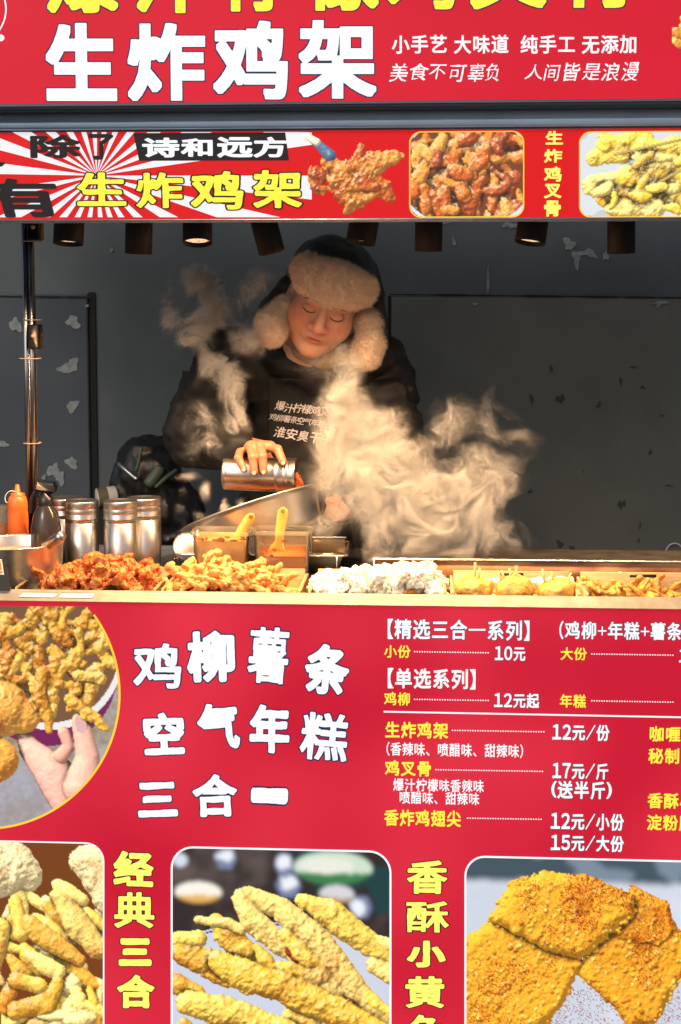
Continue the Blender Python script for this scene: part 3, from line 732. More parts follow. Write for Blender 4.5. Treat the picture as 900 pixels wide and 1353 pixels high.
line('生炸鸡架', 508, 593, 953, 975, 0, n=44, bold=.026, **KY); line('12元/份', 729, 806, 956, 978, 0, n=44, bold=.032, **KW)
line('（香辣味、喷醋味、甜辣味）', 500, 702, 980, 998, 0, n=36, bold=.016, parent=mn, m=M['sign_white'])
line('鸡叉骨', 508, 571, 1004, 1025, 0, n=44, bold=.026, **KY); line('17元/斤', 729, 805, 1007, 1029, 0, n=44, bold=.032, **KW)
line('爆汁柠檬味香辣味', 519, 640, 1028, 1045, 0, n=36, bold=.016, parent=mn, m=M['sign_white'])
line('(送半斤)', 728, 809, 1031, 1055, 0, n=44, bold=.032, **KW)
line('喷醋味、甜辣味', 527, 634, 1045, 1062, 0, n=36, bold=.016, parent=mn, m=M['sign_white'])
line('香炸鸡翅尖', 507, 610, 1069, 1091, 0, n=44, bold=.026, **KY); line('12元/小份', 727, 825, 1073, 1096, 0, n=44, bold=.032, **KW)
line('15元/大份', 727, 825, 1102, 1124, 0, n=44, bold=.032, **KW)
line('咖喱鱼蛋', 857, 943, 959, 980, 0, n=44, bold=.026, **KY); line('秘制', 856, 899, 988, 1009, 0, n=44, bold=.026, **KY)
line('香酥小', 855, 919, 1047, 1068, 0, n=44, bold=.026, **KY); line('淀粉肠', 854, 918, 1076, 1097, 0, n=44, bold=.026, **KY)
for (x0, x1, y) in ((548, 648, 861), (782, 892, 864), (548, 648, 924), (782, 890, 926), (598, 720, 965), (576, 720, 1017), (618, 718, 1081)):
    V = []; F = []; x = x0
    while x < x1:
        yy = y+(x-x0)*.016; n0 = len(V); V += [tuple(at(x+1.0*math.cos(2*math.pi*k/8), yy+1.0*math.sin(2*math.pi*k/8), -.0012)) for k in range(8)]
        F.append(list(range(n0, n0+8))); x += 3.35
    part('dotted_leader', (V, F), M['sign_white'], mn, smooth=False)
flat_poly([(507, 939.2), (1000, 948.5), (1000, 950.7), (507, 941.4)], -.0012, 'divider_line', M['sign_white'], mn)

# round photo: bowl of strips held by a hand
p = Pic(-205, 164, 800, 1100, 1.35, 12); CX, CY, CRD = -20., 917., 178.
p.bgcol(p.X > -999, (150, 130, 96)); t_ = np.clip(.5+.5*p.n4+.3*p.n2, 0, 1)[..., None]; p.C = p.C*(1-t_)+np.array(lin(176, 172, 176))*t_; 
lowm = (p.Y > 1020); p.C[lowm] = p.C[lowm]*.6+np.array(lin(170, 175, 200))*.4
bd = np.hypot(p.X-66, (p.Y-860)*1.0)
m_ = (np.hypot(p.X-60, (p.Y-885)*.95) < 96) & (p.Y > 900); p.C[m_] = np.array(lin(120, 24, 90))
m_ = (np.hypot(p.X-66, (p.Y-858)*.93) < 99); p.C[m_] = np.array(lin(238, 236, 236)); m_ = (np.hypot(p.X-66, (p.Y-856)*.93) < 92); p.C[m_] = np.array(lin(120, 86, 60))
p.H[:] = -30
SKN = (222, 168, 150)
p.blob([(98, 1060, 30), (70, 1020, 26), (40, 990, 15), (30, 970, 9)], -28, SKN, .03, .12); p.blob([(108, 1040, 26), (116, 1000, 16), (109, 965, 13), (106, 952, 11)], -6, SKN, .02, .1)
p.blob([(80, 1000, 10), (92, 985, 8), (84, 968, 8)], -12, (210, 150, 132), .02, .1); p.blob([(106, 952, 7), (108, 962, 7)], 3, (226, 176, 180), .02, 0)
GS = [(224, 166, 66), (208, 144, 48), (234, 180, 84), (186, 116, 36), (214, 156, 56)]
rr = random.Random(9)
for i in range(85):
    a_ = rr.uniform(0, 6.28); q = math.sqrt(rr.random())*84; x = 66+q*math.cos(a_)*.95; y = 852+q*math.sin(a_)*.95
    d_ = rr.gauss(1.1, .7); l_ = rr.uniform(10, 20); k_ = rr.uniform(-.5, .5); pts = []
    for j in range(4):
        pts.append((x, y, rr.uniform(5, 9.5))); x += math.cos(d_)*l_*.7; y += math.sin(d_)*l_*.7; d_ += k_
    if max(np.hypot(px_-66, py_-856) for px_, py_, _ in pts) < 92 or i > 82: p.blob(pts, i*.35-6, rr.choice(GS), .55, 1.3)
p.blob([(92, 925, 8), (110, 940, 8), (128, 950, 7), (140, 964, 4)], 26, GS[0], .5, 1.2); p.blob([(55, 890, 9), (52, 920, 9), (62, 945, 8), (66, 964, 5)], 26, GS[1], .5, 1.2)
p.blob([(-60, 950, 50), (0, 935, 38), (30, 945, 24)], 12, (232, 164, 74), .12, .6); p.blob([(-60, 990, 50), (-5, 1005, 30)], 14, (230, 160, 66), .12, .6)
p.finish(spots=(140, 60, 20)); p.build(lambda X, Y: (np.hypot(X-CX, Y-CY) < CRD) & (Y > 801), -.001, mn)
ring = [(CX+CRD*math.cos(2*math.pi*k/120), CY+CRD*math.sin(2*math.pi*k/120)) for k in range(120) if CY+CRD*math.sin(2*math.pi*k/120) > 805]
k0 = max(range(len(ring)), key=lambda i: math.hypot(ring[i][0]-ring[i-1][0], ring[i][1]-ring[i-1][1])); ring = ring[k0:]+ring[:k0]
V = []; 
for x, y in ring: V.append(tuple(at(CX+(x-CX)*1.008, CY+(y-CY)*1.008, -.0018)))
for x, y in ring: V.append(tuple(at(CX+(x-CX)*.992, CY+(y-CY)*.992, -.0018)))
n = len(ring); part('photo_border', (V, [(i, i+1, n+i+1, n+i) for i in range(n-1)]), M['sign_gold'], mn, smooth=False)
# photo A: potato wedges
p = Pic(-215, 140, 1112, 1400, 1.35, 15); p.bgcol(p.X > -999, (120, 62, 20)); p.H[:] = -18
WG = [(246, 204, 96), (248, 214, 120), (238, 184, 70), (252, 224, 144), (226, 162, 56)]
pile(p, 90, -200, 130, 1170, 1400, 44, 10, WG, 5, ang=(.8, .8), curl=.3, zs=9, rough=.15, tex=.55)
p.blob([(-40, 1150, 50), (10, 1150, 38), (30, 1158, 26)], 4, (248, 226, 170), .12, .9); p.blob([(78, 1185, 11), (100, 1220, 19), (130, 1255, 15)], 22, (240, 196, 104), .15, .8)
p.blob([(120, 1140, 26), (150, 1180, 30)], 8, (246, 220, 160), .12, .9)
p.blob([(40, 1225, 14), (70, 1245, 15), (104, 1270, 9)], 26, (226, 166, 66), .2, .7); p.blob([(22, 1300, 11), (52, 1304, 11)], 28, (244, 196, 80), .1, .6)
p.blob([(0, 1230, 14), (-6, 1262, 14), (-14, 1300, 10)], 26, (244, 200, 96), .15, .5); p.blob([(20, 1195, 9), (28, 1235, 12)], 22, (240, 190, 84), .15, .6)
p.blob([(20, 1340, 12), (60, 1330, 14), (76, 1300, 9)], 24, (226, 168, 60), .2, .7)
p.finish(spots=(110, 50, 10)); framed(p, -210, 137, 1114.5, 1396, 24, 0, mn, 2.0, M['sign_white'])
# photo B: fried fish on a plate
p = Pic(224, 520, 1116, 1400, 1.3, 18); p.bgcol(p.X > 0, (44, 36, 38)); t_ = np.clip(p.n4*.8, 0, 1)[..., None]; p.C = p.C*(1-t_)+np.array(lin(96, 84, 82))*t_
m_ = (p.X > 380) & (p.n4 > -.1) & (p.Y < 1200); p.C[m_] = np.array(lin(20, 62, 66)); p.H[:] = -60
def bg_ell(cx, cy, rx, ry, c, c2=None):
    d = np.hypot((p.X-cx)/rx, (p.Y-cy)/ry); m = d < 1; p.C[m] = np.array(lin(*c)); 
    if c2: m = (d < 1) & (p.Y > cy+ry*.3+p.n2*2); p.C[m] = np.array(lin(*c2))
bg_ell(262, 1178, 31, 14, (250, 246, 236), (232, 180, 96)); bg_ell(445, 1176, 23, 12, (214, 214, 220), (190, 160, 120)); bg_ell(440, 1142, 52, 22, (206, 226, 206), (60, 130, 80))
bg_ell(432, 1139, 36, 11, (232, 236, 224)); bg_ell(238, 1136, 10, 9, (214, 224, 240)); 
for cx, cy, r in ((298, 1132, 15), (376, 1138, 14), (381, 1166, 17), (477, 1192, 15)):
    m_ = (np.maximum(np.abs(p.X-cx)*.95+np.abs(p.Y-cy)*.45, np.abs(p.Y-cy)*1.0)) < r*.95; p.C[m_] = np.array(lin(120, 134, 168)); m_ = (np.hypot(p.X-cx+2, p.Y-cy+2)+p.n1*6) < r*.62; p.C[m_] = np.array(lin(236, 242, 252))
p.soften(2, 2)
m_ = np.hypot((p.X-365)/185, (p.Y-1310)/95) < 1; p.C[m_] = np.array(lin(206, 214, 232)); d = np.hypot((p.X-365)/185, (p.Y-1310)/95); p.C[(d > .955) & (d < .975)] = np.array(lin(50, 80, 180)); p.C[(d >= 1) & (p.Y > 1300)] = np.array(lin(20, 50, 56))
FS = [(240, 194, 84), (230, 178, 66), (246, 208, 116), (216, 156, 54), (238, 196, 108)]
def fish(pts, z, c): p.blob([(x, y, r_*.86) for x, y, r_ in pts], z, c, .22, .75)
fish([(285, 1215, 12), (300, 1235, 20), (330, 1260, 18)], -10, FS[1]); fish([(240, 1260, 18), (270, 1270, 22), (300, 1290, 16)], -14, FS[3]); fish([(235, 1240, 12), (262, 1240, 14)], -14, FS[0])
fish([(400, 1185, 12), (440, 1205, 24), (480, 1235, 20), (525, 1262, 14)], -2, FS[0]); fish([(330, 1180, 13), (370, 1195, 18), (420, 1240, 24), (470, 1300, 19), (520, 1350, 12)], 4, FS[4])
fish([(318, 1185, 14), (335, 1215, 20), (365, 1240, 18), (395, 1262, 14)], 6, FS[2]); fish([(370, 1290, 14), (410, 1270, 20), (450, 1300, 16)], 0, FS[2])
fish([(290, 1270, 18), (320, 1285, 26), (370, 1300, 26), (430, 1325, 24), (500, 1355, 20)], 16, FS[1]); fish([(250, 1325, 20), (300, 1335, 24), (360, 1355, 22), (430, 1380, 20)], 22, FS[0])
fish([(262, 1215, 6), (300, 1218, 9), (320, 1228, 8)], 8, FS[2]); fish([(232, 1300, 16), (260, 1312, 14)], 0, FS[3])
p.blob([(380, 1252, 9), (394, 1262, 8)], 14, (140, 50, 30), .5, 1.0)
pile(p, 20, 235, 500, 1230, 1390, 52, 13, FS, 6, ang=(.65, .35), curl=.35, zs=4, rough=.25, tex=.7)
p.finish(spots=(120, 66, 20), spotamt=.35, amb=.34); framed(p, 227, 516, 1119, 1396, 28, 0, mn, 2.6, M['sign_white'])
# photo C: breaded cutlets
p = Pic(610, 960, 1128, 1400, 1.3, 24); p.bgcol(p.X > 0, (206, 214, 230)); t_ = np.clip(.4+p.n4, 0, 1)[..., None]*.5; p.C = p.C*(1-t_)+np.array(lin(226, 232, 242))*t_
m_ = p.Y < 1162+p.n1*1.5; p.C[m_] = np.array(lin(64, 84, 96)); m_ &= p.n4 > .1; p.C[m_] = np.array(lin(122, 140, 158)); p.soften(3, 2); p.H[:] = -40
rr = np.random.RandomState(3).rand(p.h, p.w); m_ = (rr > .86) & (p.Y > 1300) & (p.X > 700); p.C[m_] = np.array(lin(160, 80, 50))
CC = [(236, 166, 42), (228, 156, 36), (216, 142, 32)]
p.slab([(596, 1250), (650, 1212), (762, 1246), (784, 1296), (735, 1338), (700, 1400), (596, 1400)], 0, CC[0], 22, 15, (.05, -.03))
p.slab([(764, 1280), (790, 1212), (902, 1220), (916, 1258), (864, 1346), (832, 1350)], 2, CC[1], 20, 14, (.02, 0))
p.slab([(800, 1215), (836, 1164), (884, 1186), (898, 1222), (874, 1250), (815, 1236)], 12, CC[2], 16, 13)
p.slab([(643, 1212), (672, 1165), (720, 1145), (780, 1155), (838, 1180), (835, 1205), (770, 1262), (735, 1258)], 30, CC[0], 26, 17, (.04, -.03))
rr = random.Random(12)
for i in range(900):
    x, y = rr.uniform(612, 905), rr.uniform(1145, 1390); j, i_ = int((x-p.x0)/p.step), int((y-p.y0)/p.step)
    if p.S[i_, j] > 1: p.blob([(x, y, rr.uniform(1.3, 3.6))], p.H[i_, j]-.8, rr.choice([(236, 172, 56), (222, 146, 40), (196, 118, 26), (240, 190, 90)]), .3, 1.1)
m_ = (rng.rand(p.h, p.w) < .36*np.clip(p.n4+.35+.5*np.exp(-((p.X-740)**2+(p.Y-1165)**2)/2600), 0, 1)) & (p.S > 0); p.C[m_] = np.array(lin(176, 62, 14))
p.finish(spots=(150, 56, 10), spotamt=.3, hi=(250, 206, 90)); framed(p, 615, 955, 1131.5, 1396, 26, 0, mn, 2.6, M['sign_white'])

# =================================================================== LAMPS ON THE RAIL (lit: the only lamps)
def lamp(px_top, px_bot, ybot, r_px, label, Y=.17, tiltback=0.):
    """spot lamp: tube from behind the banner to its lower rim"""
    top = at(px_top, 283, Y); bot = at(px_bot, ybot, Y-tiltback); s = 1/sc_at(Y); r = r_px*s
    ax = (bot-top).normalized(); top = Vector(bot)-ax*.16
    t = thing('spot_lamp', label, 'lamp', tuple(bot), 'black spot lamps hanging under the banner'); 
    rot = frame_to(ax); L = .155
    part('lamp_housing', xf(lathe([(r*.88, L-.012), (r*.96, L-.012), (r*.97, L), (r, L), (r, .03), (r*.985, .028), (r, .026), (r, .004), (r*.98, 0), (r*.3, 0), (0, 0)][::-1], 40), rot, tuple(top)), M['blackmetal'], t)
    part('lamp_lens', xf(lathe([(0, L-.010), (r*.6, L-.010), (r*.93, L-.011)], 40), rot, tuple(top)), M['lens'], t)
    part('lamp_stem', tube([tuple(top), (top.x, .21, max(top.z+.01, zb1+.03))], .008, 8), M['blackmetal'], t)
    li = bpy.data.lights.new('spot', 'SPOT'); li.energy = SPOT_W; li.color = SPOT_COL; li.spot_size = R(156); li.spot_blend = 1.0; li.shadow_soft_size = r*.7
    lo = bpy.data.objects.new('spot_light', li); COL.objects.link(lo); lo.parent = t; lo.location = ax*.006
    lo.rotation_euler = (rot @ Matrix.Rotation(math.pi, 3, 'X')).to_euler()
    return t
lamp(92, 90, 325, 20, 'leftmost spot lamp, short, angled forward beside the chrome pole', tiltback=.012)
lamp(184, 183, 338.5, 18, 'long upright brownish spot lamp, second from the left')
lamp(261, 261, 324, 19.5, 'short spot lamp with glowing lens above the left steam wisps', tiltback=.02)
lamp(346, 360, 336, 17.5, 'long spot lamp leaning to the right beside the fur hat', tiltback=.008)
lamp(483, 476, 324, 19.5, 'short spot lamp leaning left directly right of the hat crown', tiltback=.010)
lamp(567, 566, 335, 18, 'upright plain spot lamp under the print of fried bones')
lamp(706, 700, 324, 20, 'short spot lamp leaning left under the vertical yellow characters', tiltback=.012)
lamp(821, 821, 338, 18, 'rightmost spot lamp, long and upright')

# =================================================================== CHROME POLE
pz0 = ZC; Yp = .44
pc0 = at(43, 290, Yp); pc1 = at(44.5, 700, Yp)
pole = thing('pole', 'chrome pole with black clamps rising from counter to banner at far left', 'pole', (pc1.x, Yp, pz0))
pr = 9.2/sc_at(Yp)
part('pole_tube', box(pc1.x-pr*.8, pc1.x+pr*.8, Yp-.012, Yp+.012, pz0+.002, zb1+.12, .006), M['chrome'], pole)
part('pole_tube', tube([(pc1.x-.0065, Yp-.014, pz0+.004), (pc1.x-.0065, Yp-.014, zb1+.115)], .0070, 16), M['chrome'], pole)
part('pole_tube', tube([(pc1.x+.0078, Yp-.012, pz0+.004), (pc1.x+.0078, Yp-.012, zb1+.115)], .0062, 16), M['chrome'], pole)
def pbox(px0, px1, y0, y1, Y0, Y1, b=.003):
    a = at(px0, y0, Y0); b_ = at(px1, y1, Y0); return box(a.x, b_.x, Y0, Y1, b_.z, a.z, b)
part('clamp', pbox(35, 52, 291, 317, .408, .455), M['plastic_black'], pole); part('clamp', pbox(36, 51, 429, 461, .408, .455), M['plastic_black'], pole)
for y in (300, 444): part('clamp_bolt', xf(lathe([(0, .004), (.004, .004), (.0055, 0)], 12), frame_to((0, -1, 0)), tuple(at(43.5, y, .4075))), M['copper'], pole)
for y, ex in ((319, 0), (422.5, 0), (473.5, 5), (585, 0)):
    c = at(43.5, y, Yp); hw = 10.2/sc_at(Yp)
    pts = rrect(-hw, hw, -.024, .016, .008, 4); P3 = [(c.x+a_, Yp+b_, c.z) for a_, b_ in pts]; P3.append(P3[0]); part('cable_tie', tube(P3, .0013, 6), M['copper'], pole)
    if ex: part('cable_tie', tube([(c.x-hw, Yp-.02, c.z), (c.x-hw-.009, Yp-.022, c.z+.001)], .0013, 6), M['copper'], pole)

# =================================================================== SHAKERS
def shaker(loc, label, axis=None, h=.168, r=.0405, name='shaker', group='steel shakers standing in a cluster'):
    t = thing(name, label, 'shaker', tuple(loc), group)
    rot = frame_to(axis) if axis is not None else None
    body = [(0, 0), (r*.96, 0), (r, .002), (r, .012), (r*.975, .014), (r, .017), (r*.975, .020), (r*.985, .024), (r*.985, h*.72), (r*.965, h*.722), (r*.985, h*.73), (r*.985, h*.76)]
    lid = [(r*1.0, h*.762), (r*1.02, h*.764), (r*1.02, h*.776), (r*1.008, h*.780), (r*1.008, h*.835), (r*1.0, h*.838), (r*1.01, h*.845), (r*1.01, h*.90), (r*1.0, h*.903), (r*1.012, h*.91), (r*1.012, h*.975), (r*1.0, h*.992), (r*.98, h), (r*.93, h*1.0), (r*.90, h*.985), (r*.3, h*.99), (0, h*.99)]
    l0 = (0, 0, 0) if axis is None else (0, 0, 0)
    part('shaker_body', xf(lathe(body, 48), rot, tuple(loc)), M['steel_side'], t); part('shaker_lid', xf(lathe(lid, 48), rot, tuple(loc)), M['steel_side'], t)
    return t
for px, Y, hpx, lab in ((108.5, .36, 658, 'steel shaker in front, left one of the front pair beside the black trigger bottle'), (159.5, .36, 658, 'steel shaker in front, right one of the front pair'),
                        (88, .47, 654, 'steel shaker at back, mostly hidden behind the left front shaker'), (191, .43, 654, 'steel shaker at back right of the cluster, nearest the black bag')):
    q = at(px, 700, Y); zt = at(px, hpx+3, Y).z
    shaker((q.x, Y, ZC), lab, h=zt-ZC, r=22.8/sc_at(Y))

# =================================================================== POT, BOTTLES, JARS, CARD READER
Yb = .20; c = at(22, 750, Yb); rp = 63/sc_at(Yb); zt = at(22, 716, Yb).z
t = thing('sauce_pot', 'shallow steel pot with tubular handle at the left edge of counter', 'pot', (c.x, Yb, ZC))
part('pot_body', xf(lathe([(0, 0), (rp*.86, 0), (rp*.92, .006), (rp*.97, .05), (rp, zt-ZC-.003), (rp*1.02, zt-ZC), (rp*1.01, zt-ZC+.002), (rp*.985, zt-ZC-.002), (rp*.955, .05), (rp*.9, .008), (0, .004)], 56), None, (c.x, Yb, ZC)), M['steel_bowl'], t)
h0 = at(60, 722, .16); h1 = at(82, 708, .10)
part('handle', tube([tuple(h0), tuple(h0.lerp(h1, .35)), tuple(h0.lerp(h1, .85)), tuple(h1)], [.010, .0125, .013, .011], 18), M['steel_side'], t)
part('pot_content', xf(lathe([(0, 0), (rp*.95, 0)], 40), None, (c.x, Yb, zt-.028)), M['sauce_pale'], t)
def bottle(loc, prof, m, name, label, cat, capprof=None, capm=None, cap='cap'):
    t = thing(name, label, cat, tuple(loc)); part('bottle_body', xf(lathe(prof, 36), None, tuple(loc)), m, t)
    if capprof: part(cap, xf(lathe(capprof, 24), None, tuple(loc)), capm, t)
    return t
q = at(24, 700, .36); S = 1/sc_at(.36); z0 = ZC; zz = lambda y: at(24, y, .36).z-ZC
t = bottle((q.x, .36, z0), [(0, 0), (12.5*S, 0), (14*S, .004), (14*S, zz(680)), (13*S, zz(674)), (13.6*S, zz(670)), (13*S, zz(662)), (11*S, zz(656)), (9*S, zz(655)), (0, zz(655))], M['orange_plastic'], 'squeeze_bottle',
           'orange squeeze bottle with a pointed nozzle behind the steel pot', 'sauce bottle', [(9.5*S, zz(656)), (9.5*S, zz(652)), (4*S, zz(650)), (2.6*S, zz(641)), (1.6*S, zz(640)), (0, zz(640))], M['orange_plastic'], 'nozzle')
q2 = spline([at(20, 660, .35), at(9, 664, .35), at(7, 656, .35), at(13, 649, .35), at(22, 650, .35)], 6); part('cap_strap', tube([tuple(v) for v in q2], .0012, 6), M['paper'], t)
Yq = .31; S = 1/sc_at(Yq); q = at(61, 700, Yq); zz = lambda y: at(61, y, Yq).z-ZC
t = bottle((q.x, Yq, ZC), [(0, 0), (19*S, 0), (21*S, .004), (21*S, zz(712)), (20*S, zz(695)), (16*S, zz(676)), (10*S, zz(668)), (8*S, zz(664)), (0, zz(664))], M['glass_dark'], 'spray_bottle', 'smoky spray bottle with black trigger head beside the chrome pole', 'spray bottle',
           [(9*S, zz(670)), (10*S, zz(668)), (10*S, zz(657)), (7*S, zz(655)), (6*S, zz(648)), (0, zz(648))], M['plastic_black'])
hd0 = at(46, 640, Yq); V, F = box(-.020, .034, -.013, .013, -.014, .016, .007)
part('trigger_head', xf((V, F), Matrix.Rotation(R(8), 3, 'Y'), tuple(at(57, 643, Yq))), M['plastic_black'], t)
part('trigger_head', tube([tuple(v) for v in spline([at(47, 648, Yq), at(42, 662, Yq), at(41, 678, Yq)], 5)], .0055, 8), M['plastic_black'], t)
part('liquid', xf(lathe([(0, .006), (18*S, .006), (18.5*S, zz(725)), (0, zz(725))], 30), None, (q.x, Yq, ZC)), M['sauce'], t)
Yq = .38; S = 1/sc_at(Yq); q = at(2, 700, Yq); zz = lambda y: at(2, y, Yq).z-ZC
t = bottle((q.x, Yq, ZC), [(0, 0), (16*S, 0), (17*S, .004), (17*S, zz(684)), (15*S, zz(676)), (15*S, zz(670)), (15.8*S, zz(669)), (15*S, zz(668))], M['clear'], 'jar', 'clear jar of dark paste cut by the left edge of the picture', 'jar')
part('jar_content', xf(lathe([(0, .003), (15.5*S, .003), (15.5*S, zz(694)), (0, zz(692))], 30), None, (q.x, Yq, ZC)), M['sauce'], t)
# payment stand
t = thing('card_stand', 'black wedge stand with a printed card at the left end of counter edge', 'stand', tuple(at(4, 790, .03)))
V = []; zb = TZ1+.0016
a0 = at(-22, 790, .01); a1 = at(14.5, 790, .01)
prism = [(a0.x, .006), (a1.x, .006), (a1.x, .09), (a0.x, .09)]; zt1 = at(0, 735, .06).z
V = [(a0.x, .0, zb), (a1.x+.002, .0, zb), (a1.x, .02, zb), (a0.x, .02, zb), (a0.x-.004, .045, zt1), (a1.x-.024, .045, zt1), (a1.x-.024, .055, zt1), (a0.x-.004, .055, zt1)]
part('stand_body', (V, [(0, 1, 5, 4), (1, 2, 6, 5), (2, 3, 7, 6), (3, 0, 4, 7), (4, 5, 6, 7), (3, 2, 1, 0)]), M['plastic_black'], t, smooth=False)
def onface(u, v, off=.001):
    a = np.array(V[0]); b = np.array(V[1]); c = np.array(V[5]); d = np.array(V[4]); p_ = (a*(1-u)+b*u)*(1-v)+(d*(1-u)+c*u)*v
    nn = np.cross(b-a, d-a); nn /= np.linalg.norm(nn); return tuple(p_+nn*off*(1 if nn[1] < 0 else -1))
for nm, m_, u0, u1, v0, v1, of in (('card', 'paper', .05, .86, .46, .94, .001), ('card_border', 'orange_print', .08, .83, .50, .56, .002), ('card_border', 'orange_print', .08, .83, .86, .90, .002), ('card_print', 'orange_print', .6, .8, .60, .82, .002)):
    part(nm, ([onface(u0, v0, of), onface(u1, v0, of), onface(u1, v1, of), onface(u0, v1, of)], [(0, 1, 2, 3)]), M[m_], t, smooth=False)
def sticker(x0, x1, label, sheared):
    o = []; 
    for (x, y) in ((x0, 797.3), (x1, 798.3), (x1+sheared, 790.6), (x0+sheared, 789.8)): o.append(x)
    zz0, zz1 = TZ0+.006, TZ1-.003; a = at(x0, 797, -.0128); b = at(x1, 797, -.0128)
    k = .006
    t = thing('sticker', label, 'sticker', (a.x, -.013, zz0))
    def quad(i, y): return [(a.x+i, TS(zz0+i)-y, zz0+i), (b.x-i, TS(zz0+i)-y, zz0+i), (b.x+k-i, TS(zz1-i)-y, zz1-i), (a.x+k+i, TS(zz1-i)-y, zz1-i)], [(0, 1, 2, 3)]
    part('sticker_sheet', quad(0, .0007), M['green_print'], t, smooth=False); part('sticker_face', quad(.0012, .0013), M['paper'], t, smooth=False)
    return t
sticker(24, 72, 'left one of two small pale stickers on the counter edge', 0); sticker(76, 122, 'right one of two small pale stickers on the counter edge', 0)

# =================================================================== STEAM PAN, CONTAINERS, BRUSHES, TIN LID, RACK
x0 = at(229, 750, .42).x; x1 = at(460, 750, .42).x; zr = at(300, 733, .40).z
def rring(x0, x1, y0, y1, z, r, n=7): return [(x, y, z) for x, y in rrect(x0, x1, y0, y1, r, n)]
def loft(rings):
    n = len(rings[0]); V = [v for r_ in rings for v in r_]; F = []
    for k in range(len(rings)-1): F += [(k*n+i, k*n+(i+1) % n, (k+1)*n+(i+1) % n, (k+1)*n+i) for i in range(n)]
    F.append([(len(rings)-1)*n+i for i in range(n)]); return np.array(V), F
t = thing('steam_pan', 'wide stainless pan with rolled rim behind the plastic containers', 'pan', ((x0+x1)/2, .5, ZC))
part('pan_body', loft([rring(x0, x1, .40, .64, zr-.004, .03), rring(x0-.002, x1+.002, .398, .642, zr-.001, .03), rring(x0, x1, .40, .64, zr+.002, .03), rring(x0+.012, x1-.012, .412, .628, zr+.001, .025),
                       rring(x0+.016, x1-.016, .416, .624, zr-.006, .024), rring(x0+.03, x1-.03, .43, .61, ZC+.006, .03), rring(x0+.04, x1-.04, .44, .60, ZC+.004, .02)]), M['steel'], t)
part('pan_outside', loft([rring(x0+.013, x1-.013, .413, .627, zr-.004, .025), rring(x0+.028, x1-.028, .428, .612, ZC+.002, .03)]), M['steel'], t)
a = at(455, 703, .5)
part('pan_divider', box(at(412, 700, .56).x, at(456, 700, .56).x, .555, .559, zr-.02, at(430, 711, .56).z, .001), M['water'], t)
part('pan_divider', box(at(412, 700, .56).x, at(458, 700, .56).x, .552, .562, at(430, 711, .56).z+.0005, at(430, 709, .56).z+.001, .001), M['steel'], t)
part('wire_support', tube([tuple(at(445, 735, .39)), tuple(at(445, 770, .39))], .0022, 8), M['chrome'], t)
# round steel lid leaning in the pan
lidc = at(247, 722, .435); t = thing('small_lid', 'small round steel dish leaning inside the left end of the pan', 'dish', tuple(lidc))
part('lid_disc', xf(lathe([(0, .004), (.026, .004), (.030, .001), (.034, 0), (.036, .002), (.034, .003)], 36), frame_to((.25, -1, .35)), tuple(lidc)), M['steel_bowl'], t)
def container(pxl, pxr, ytop, Yf, label, level, sm, smears):
    a = at(pxl, 740, Yf); b = at(pxr, 740, Yf); zt = at((pxl+pxr)/2, ytop, Yf).z; dp = .092; i = .006
    t = thing('sauce_container', label, 'container', ((a.x+b.x)/2, Yf+dp/2, ZC), 'clear sauce containers on the counter')
    rt = lambda k, z, r=.012: rring(a.x+k, b.x-k, Yf+k, Yf+dp-k, z, r, 4)
    part('box', loft([rt(-.004, zt-.010), rt(-.004, zt), rt(.002, zt), rt(.0025, zt-.010), rt(i+.0025, ZC+.004)]), M['clear'], t)
    part('box_outside', loft([rt(-.004, zt-.010), rt(0, zt-.010), rt(i, ZC+.001)]), M['clear'], t)
    zl = at((pxl+pxr)/2, level, Yf).z
    part('sauce', loft([rt(i+.004, ZC+.005), rt(i*.5+.003, zl), ]), M[sm], t)
    r_ = random.Random(int(pxl))
    for k in range(smears):
        cx = r_.uniform(a.x+.012, b.x-.012); cz = r_.uniform(zl, zt-.014); n = 12; rx, rz = r_.uniform(.002, .012), r_.uniform(.002, .006)
        yv = Yf+.0045+(zt-cz)/(zt-ZC)*i
        part('sauce_smear', ([(cx+rx*math.cos(2*math.pi*j/n)*r_.uniform(.7, 1.2), yv, cz+rz*math.sin(2*math.pi*j/n)*r_.uniform(.7, 1.2)) for j in range(n)], [list(range(n))]), M['smear'], t, smooth=False)
    return t
container(254, 329, 703, .29, 'left clear container, nearly empty with smeared pale sauce', 716, 'sauce_pale', 14)
container(335, 409, 702, .29, 'right clear container, half full of dark brown sauce', 738, 'sauce', 9)
